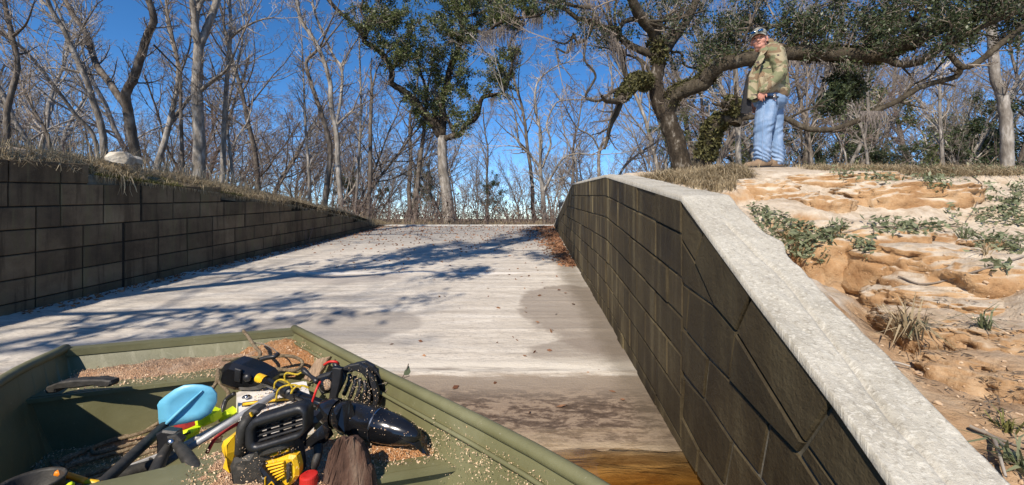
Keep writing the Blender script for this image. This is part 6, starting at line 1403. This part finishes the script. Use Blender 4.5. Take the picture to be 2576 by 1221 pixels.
def he(bm, c, r, seg=16, rg=12): ell(bm, hp_(*c), (r[0]*hs, r[1]*hs, r[2]*hs), HM, seg, rg)
# body: one continuous figure, the clothes fit round it
bm = bmesh.new()
he(bm,(0,-.012,.035),(.077,.098,.092),24,16); he(bm,(0,.022,-.03),(.066,.072,.078),20,14); he(bm,(0,.045,-.075),(.050,.045,.034)); he(bm,(0,.075,-.088),(.022,.018,.018)); he(bm,(.034,.058,-.03),(.030,.028,.032)); he(bm,(-.034,.058,-.03),(.030,.028,.032))
he(bm,(0,.092,-.012),(.011,.016,.026),12,8); he(bm,(0,.104,-.028),(.014,.013,.011),12,8); he(bm,(.012,.094,-.031),(.009,.009,.008),10,6); he(bm,(-.012,.094,-.031),(.009,.009,.008),10,6)
he(bm,(0,.083,.022),(.050,.014,.010),14,8); he(bm,(0,.086,-.054),(.024,.010,.006),12,6); he(bm,(0,.083,-.066),(.021,.011,.006),12,6); he(bm,(0,.03,-.105),(.055,.045,.03))
for s in (1,-1): he(bm,(.079*s,-.008,-.008),(.010,.019,.031),12,8); he(bm,(.077*s,-.004,-.035),(.008,.010,.011),10,6)
capsule(bm, hp_(0,-.02,-.05), pp(335,275,0), .062, .072)
ell(bm, pp(352,375), (.15,.15,.19)); ell(bm, pp(335,520), (.18,.16,.21)); ell(bm, pp(340,640), (.17,.16,.14))
capsule(bm, pp(390,300,-.15), pp(425,455,-.24), .065, .052); capsule(bm, pp(425,455,-.24), pp(305,580,-.24), .05, .035)
capsule(bm, pp(320,300,.15), pp(240,460,.22), .065, .052); capsule(bm, pp(240,460,.22), pp(222,640,.14), .05, .035)
for (a,b,c,dy) in (((330,690),(290,890),(285,1110),-.10),((350,690),(380,890),(398,1120),.09)): capsule(bm, pp(*a,dy), pp(*b,dy), .09, .065); capsule(bm, pp(*b,dy), pp(*c,dy), .062, .042)
# near hand: palm, four fingers sliding into the pocket, thumb left out along the seam
ell(bm, pp(283,606,-.235), (.040,.020,.036), Matrix.Rotation(.5,3,'Y'), 12, 8)
for k, (u0,v0,u1,v1,u2,v2) in enumerate(((262,600,250,625,250,648),(270,612,262,638,264,662),(281,618,277,645,280,668),(293,618,292,640,296,660))): capsule(bm, pp(u0,v0,-.245), pp(u1,v1,-.240), .0105, .010, 8); capsule(bm, pp(u1,v1,-.240), pp(u2,v2,-.225), .010, .008, 8)
capsule(bm, pp(300,596,-.250), pp(312,618,-.262), .011, .010, 8); capsule(bm, pp(312,618,-.262), pp(312,634,-.262), .010, .008, 8)
# far hand below the open jacket
ell(bm, pp(214,690,.10), (.030,.020,.042), None, 12, 8)
for k in range(4): capsule(bm, pp(205+k*7,712,.09+k*.006), pp(205+k*7,738,.08+k*.006), .010, .0095, 8); capsule(bm, pp(205+k*7,738,.08+k*.006), pp(212+k*6,758-abs(k-1.5)*3,.08), .0095, .008, 8)
capsule(bm, pp(222,690,.07), pp(232,722,.055), .011, .009, 8)
remeshed('body', bm, M['skin'], .0065, 3, man)
for s in (1,-1):
    bm = bmesh.new(); he(bm,(.030*s,.082,.006),(.012,.006,.005),12,8); bm_obj('eye', bm, M['lining'], man, True)
    bm = bmesh.new(); he(bm,(.030*s,.088,.019),(.017,.005,.0035),12,6); bm_obj('eyebrow', bm, M['hair'], man, True)
bm = bmesh.new(); he(bm,(0,.0935,-.060),(.019,.004,.0016),12,6); bm_obj('mouth', bm, M['lining'], man, True)
bm = bmesh.new(); he(bm,(0,-.035,.012),(.0795,.082,.062),20,14); remeshed('hair', bm, M['hair'], .006, 2, man)
# cap
cap_e = []
bm = bmesh.new(); T_ = Matrix.Translation(hp_(0,-.008,.045)) @ HM.to_4x4() @ Matrix.Diagonal((.088*hs,.108*hs,.088*hs,1)); bmesh.ops.create_uvsphere(bm, u_segments=32, v_segments=20, radius=1, matrix=T_)
kill = [v for v in bm.verts if (HM.transposed()@(v.co-hp_(0,-.008,.045))).z < -.004]; bmesh.ops.delete(bm, geom=kill, context='VERTS'); cp = bm_obj('cap', bm, M['cap'], man, True)
so_ = cp.modifiers.new('s','SOLIDIFY'); so_.thickness = .004
bm = bmesh.new(); rows = []
for j in range(7):
    t = j/6; row = []
    for i in range(13):
        a = (i/12-.5)*math.radians(150); base = (math.sin(a)*.080, math.cos(a)*.096-.004, .045); tip = (math.sin(a)*.082*.95, .094+math.cos(a)*.058, .034-.026*(math.sin(a)**2))
        x = base[0]+(tip[0]-base[0])*t; y = base[1]+(tip[1]-base[1])*t*max(0,math.cos(a*1.1)); z = base[2]+(tip[2]-base[2])*t-.006*t; row.append(bm.verts.new(hp_(x,y,z)))
    rows.append(row)
for a, b in zip(rows, rows[1:]):
    for i in range(12): bm.faces.new((a[i],a[i+1],b[i+1],b[i]))
br_ = bm_obj('cap_brim', bm, M['cap'], man, True); so_ = br_.modifiers.new('s','SOLIDIFY'); so_.thickness = .005; so_.offset = 0
for s in (1,-1):
    bm = bmesh.new(); ell(bm, hp_(.036*s,.100,.070), (.029*hs,.009*hs,.016*hs), HM @ Matrix.Rotation(-.35*s,3,'Z') @ Matrix.Rotation(.5,3,'X'), 16, 10); bm_obj('sunglass_lens', bm, M['lens'], man, True)
tube('sunglass_frame', [hp_(-.086,.01,.06), hp_(-.074,.070,.078), hp_(-.03,.108,.088), hp_(.03,.108,.088), hp_(.074,.070,.078), hp_(.086,.01,.06)], .003, M['black'], man, 6, 4)
# jeans
def folds(sx, sz, amp): return lambda c: amp*(fbm(c[:,0]*sx, c[:,1]*sx, c[:,2]*sz, 3))
def wr_disp(c):
    z = c[:,2]; base = pp(0,1110).z; low = np.exp(-((z-base-.06)/.10)**2); knee = np.exp(-((z-pp(0,890).z)/.09)**2)
    return .007*fbm(c[:,0]*9,c[:,1]*9,z*9,3)+low*.010*np.sin((z+c[:,0]*.55+.06*fbm(c[:,0]*6,c[:,1]*6,z*6,2))*105)+knee*.005*np.sin((z-c[:,0]*.5+.07*fbm(c[:,0]*6,c[:,1]*6,z*6,2))*80)+.004*fbm(c[:,0]*4,c[:,1]*4,z*26,2)
bm = bmesh.new(); ell(bm, pp(338,665), (.205,.185,.14)); 
capsule(bm, pp(315,720,-.10), pp(285,890,-.11), .128, .110, 16); capsule(bm, pp(285,890,-.11), pp(278,1085,-.11), .106, .102, 16); ell(bm, pp(278,1100,-.11), (.106,.09,.05))
capsule(bm, pp(365,720,.08), pp(375,890,.08), .125, .092, 16); capsule(bm, pp(375,890,.08), pp(392,1110,.06), .088, .088, 16); ell(bm, pp(393,1122,.06), (.088,.08,.05))
jn = remeshed('jeans', bm, M['jeans'], .009, 4, man, wr_disp)
tube('jeans_seam', [pp(300,700,-.232), pp(290,780,-.234), pp(284,890,-.222), pp(282,1000,-.216), pp(284,1100,-.212)], .0028, nm('denim_stitch', [(.3,(.24,.33,.48)),(.7,(.34,.43,.58))], 40, 2, .9, 0), man, 6, 4)
bm = bmesh.new(); 
# jacket: torso, collar, two sleeves
capsule(bm, pp(345,320), pp(368,585), .165, .185, 20); ell(bm, pp(310,500), (.215,.19,.22)); ell(bm, pp(335,595), (.225,.20,.115)); capsule(bm, pp(350,300,-.12), pp(345,300,.12), .105, .105); ell(bm, pp(375,615), (.165,.17,.05))
capsule(bm, pp(385,300,-.165), pp(418,455,-.24), .088, .072, 16); capsule(bm, pp(418,455,-.24), pp(300,572,-.26), .070, .052, 16); ell(bm, pp(290,578,-.25), (.040,.058,.055), Matrix.Rotation(.9,3,'Y'))
capsule(bm, pp(320,305,.165), pp(235,465,.23), .095, .080, 14); capsule(bm, pp(235,465,.23), pp(215,620,.15), .078, .052, 14)
capsule(bm, pp(285,262,-.075), pp(275,300,-.11), .040, .035); capsule(bm, pp(320,240,.0), pp(335,225,-.05), .06, .05); capsule(bm, pp(345,240,-.04), pp(290,290,-.10), .045, .03)
ell(bm, pp(225,560,-.02), (.10,.18,.20))
def jd(c):
    x, y, z = c[:,0], c[:,1], c[:,2]; return .010*fbm(x*7,y*7,z*7,3)+.0085*np.abs(np.sin((z*.8+x*.75+.1*fbm(x*6,y*6,z*6,2))*46))*sst(z, pp(0,640).z, pp(0,420).z)*-1*sst(z,pp(0,330).z,pp(0,430).z)*-1
remeshed('jacket', bm, M['camo'], .0095, 3, man, jd)
bm = bmesh.new(); ell(bm, pp(338,335), (.155,.165,.17)); ell(bm, pp(300,470), (.15,.16,.20)); capsule(bm, pp(300,262,-.02), pp(325,300,-.02), .068, .09); remeshed('shirt', bm, M['lining'], .012, 3, man)
# open front: dark lining and hanging flap
def panel(name, pts, th, m):
    bm = bmesh.new(); a = [bm.verts.new(pp(u,v,dy)) for u,v,dy in pts]; b = [bm.verts.new(pp(u,v,dy)+Vector((.004,th,0))) for u,v,dy in pts]; n = len(pts)
    for i in range(n): bm.faces.new((a[i],a[(i+1)%n],b[(i+1)%n],b[i]))
    bmesh.ops.triangulate(bm, faces=[bm.faces.new(a[::-1]), bm.faces.new(b)]); return bm_obj(name, bm, m, man)
panel('jacket_lining', [(190,430,-.10),(170,470,-.12),(150,560,-.13),(125,720,-.12),(122,755,-.11),(160,762,-.12),(205,742,-.14),(200,690,-.15),(180,660,-.16),(178,560,-.17),(195,470,-.17)], .03, M['lining'])
panel('front_flap', [(272,290,-.17),(245,350,-.19),(205,420,-.205),(182,480,-.21),(172,640,-.21),(200,655,-.215),(240,640,-.225),(245,520,-.235),(262,420,-.23),(300,330,-.215)], .03, M['camo'])
panel('pocket_flap', [(222,385,-.238),(275,345,-.240),(285,370,-.242),(235,412,-.240)], .012, M['camo'])
panel('collar', [(268,285,-.13),(300,262,-.15),(340,225,-.14),(352,240,-.16),(318,285,-.19),(285,318,-.20)], .02, M['camo'])
tube('cuff', [pp(262,560,-.285), pp(255,585,-.27), pp(290,602,-.262), pp(325,595,-.29), pp(335,578,-.31)], .006, M['camo'], man, 8, 4)
# pocket edge, belt, keys
tube('belt', [pp(215,652,-.13), pp(270,640,-.19), pp(345,632,-.20), pp(430,640,-.15)], .013, M['lining'], man, 8, 4)
g = random.Random(3)
for k in range(9):
    a = pp(375+g.uniform(-8,8), 612, -.235); tube('key', [a, a+Vector((g.uniform(-.02,.02),-.006,-g.uniform(.03,.06)))], [.005,.007,.004], M['steel'] if k%3 else M['new_wood'], man, 5, 1)
tube('key_strap', [pp(385,620,-.235), pp(390,660,-.232), pp(392,695,-.225)], .005, M['lining'], man, 6, 2)
# boots
for (u0,v0,u1,v1,dy,ty) in ((320,1130,165,1152,-.11,-.16),(400,1140,300,1160,.06,.02)):
    bt_ = empty('boot_'); bpy.data.objects.remove(bt_)
    bm = bmesh.new(); capsule(bm, pp(u0,v0,dy), pp(u1,v1,ty), .058, .042, 14); ell(bm, pp((u0+u1)/2+25,1128,(dy+ty)/2), (.085,.048,.055)); capsule(bm, pp(u0,1090,dy), pp(u0,v0,dy), .05, .055)
    bo = remeshed('boot', bm, M['boot'], .008, 4, man)
    bm = bmesh.new(); c = (pp(u0,1168,dy)+pp(u1,1168,ty))/2; L = pp(u1,1168,ty)-pp(u0,1168,dy); box(bm, c+Vector((0,0,.004)), (L.length+.10,.098,.024), L.to_track_quat('X','Z').to_matrix()); bmesh.ops.bevel(bm, geom=bm.edges[:], offset=.010, segments=2); bm_obj('sole', bm, M['lining'], bo)
gz = Hs(pp(300,1160).x, PY); man_drop = 0

# ------------------------------------------------------------------ trees that would share a label are told apart by their order
ORD = ['first','second','third','fourth','fifth','sixth','seventh','eighth']
byl = {}
for o in COL.objects:
    if o.parent is None and o.get('label'): byl.setdefault(o['label'], []).append(o)
for l, L_ in byl.items():
    if len(L_) < 2: continue
    L_.sort(key=lambda o: o.location.x/max(o.location.y,.1)); short = l.replace('in the farthest row','farthest row').replace('small reddish bare','reddish').replace('twin stemmed grey bare','twin grey').replace('upswept pale double','upswept double').replace('low dark evergreen bush','evergreen bush')
    for k, o in enumerate(L_): o['label'] = short + (', ' + ORD[min(k,7)] + ' from left' if len(L_) > 2 else (', left of the pair','  right of the pair'.replace('  ',', '))[k])
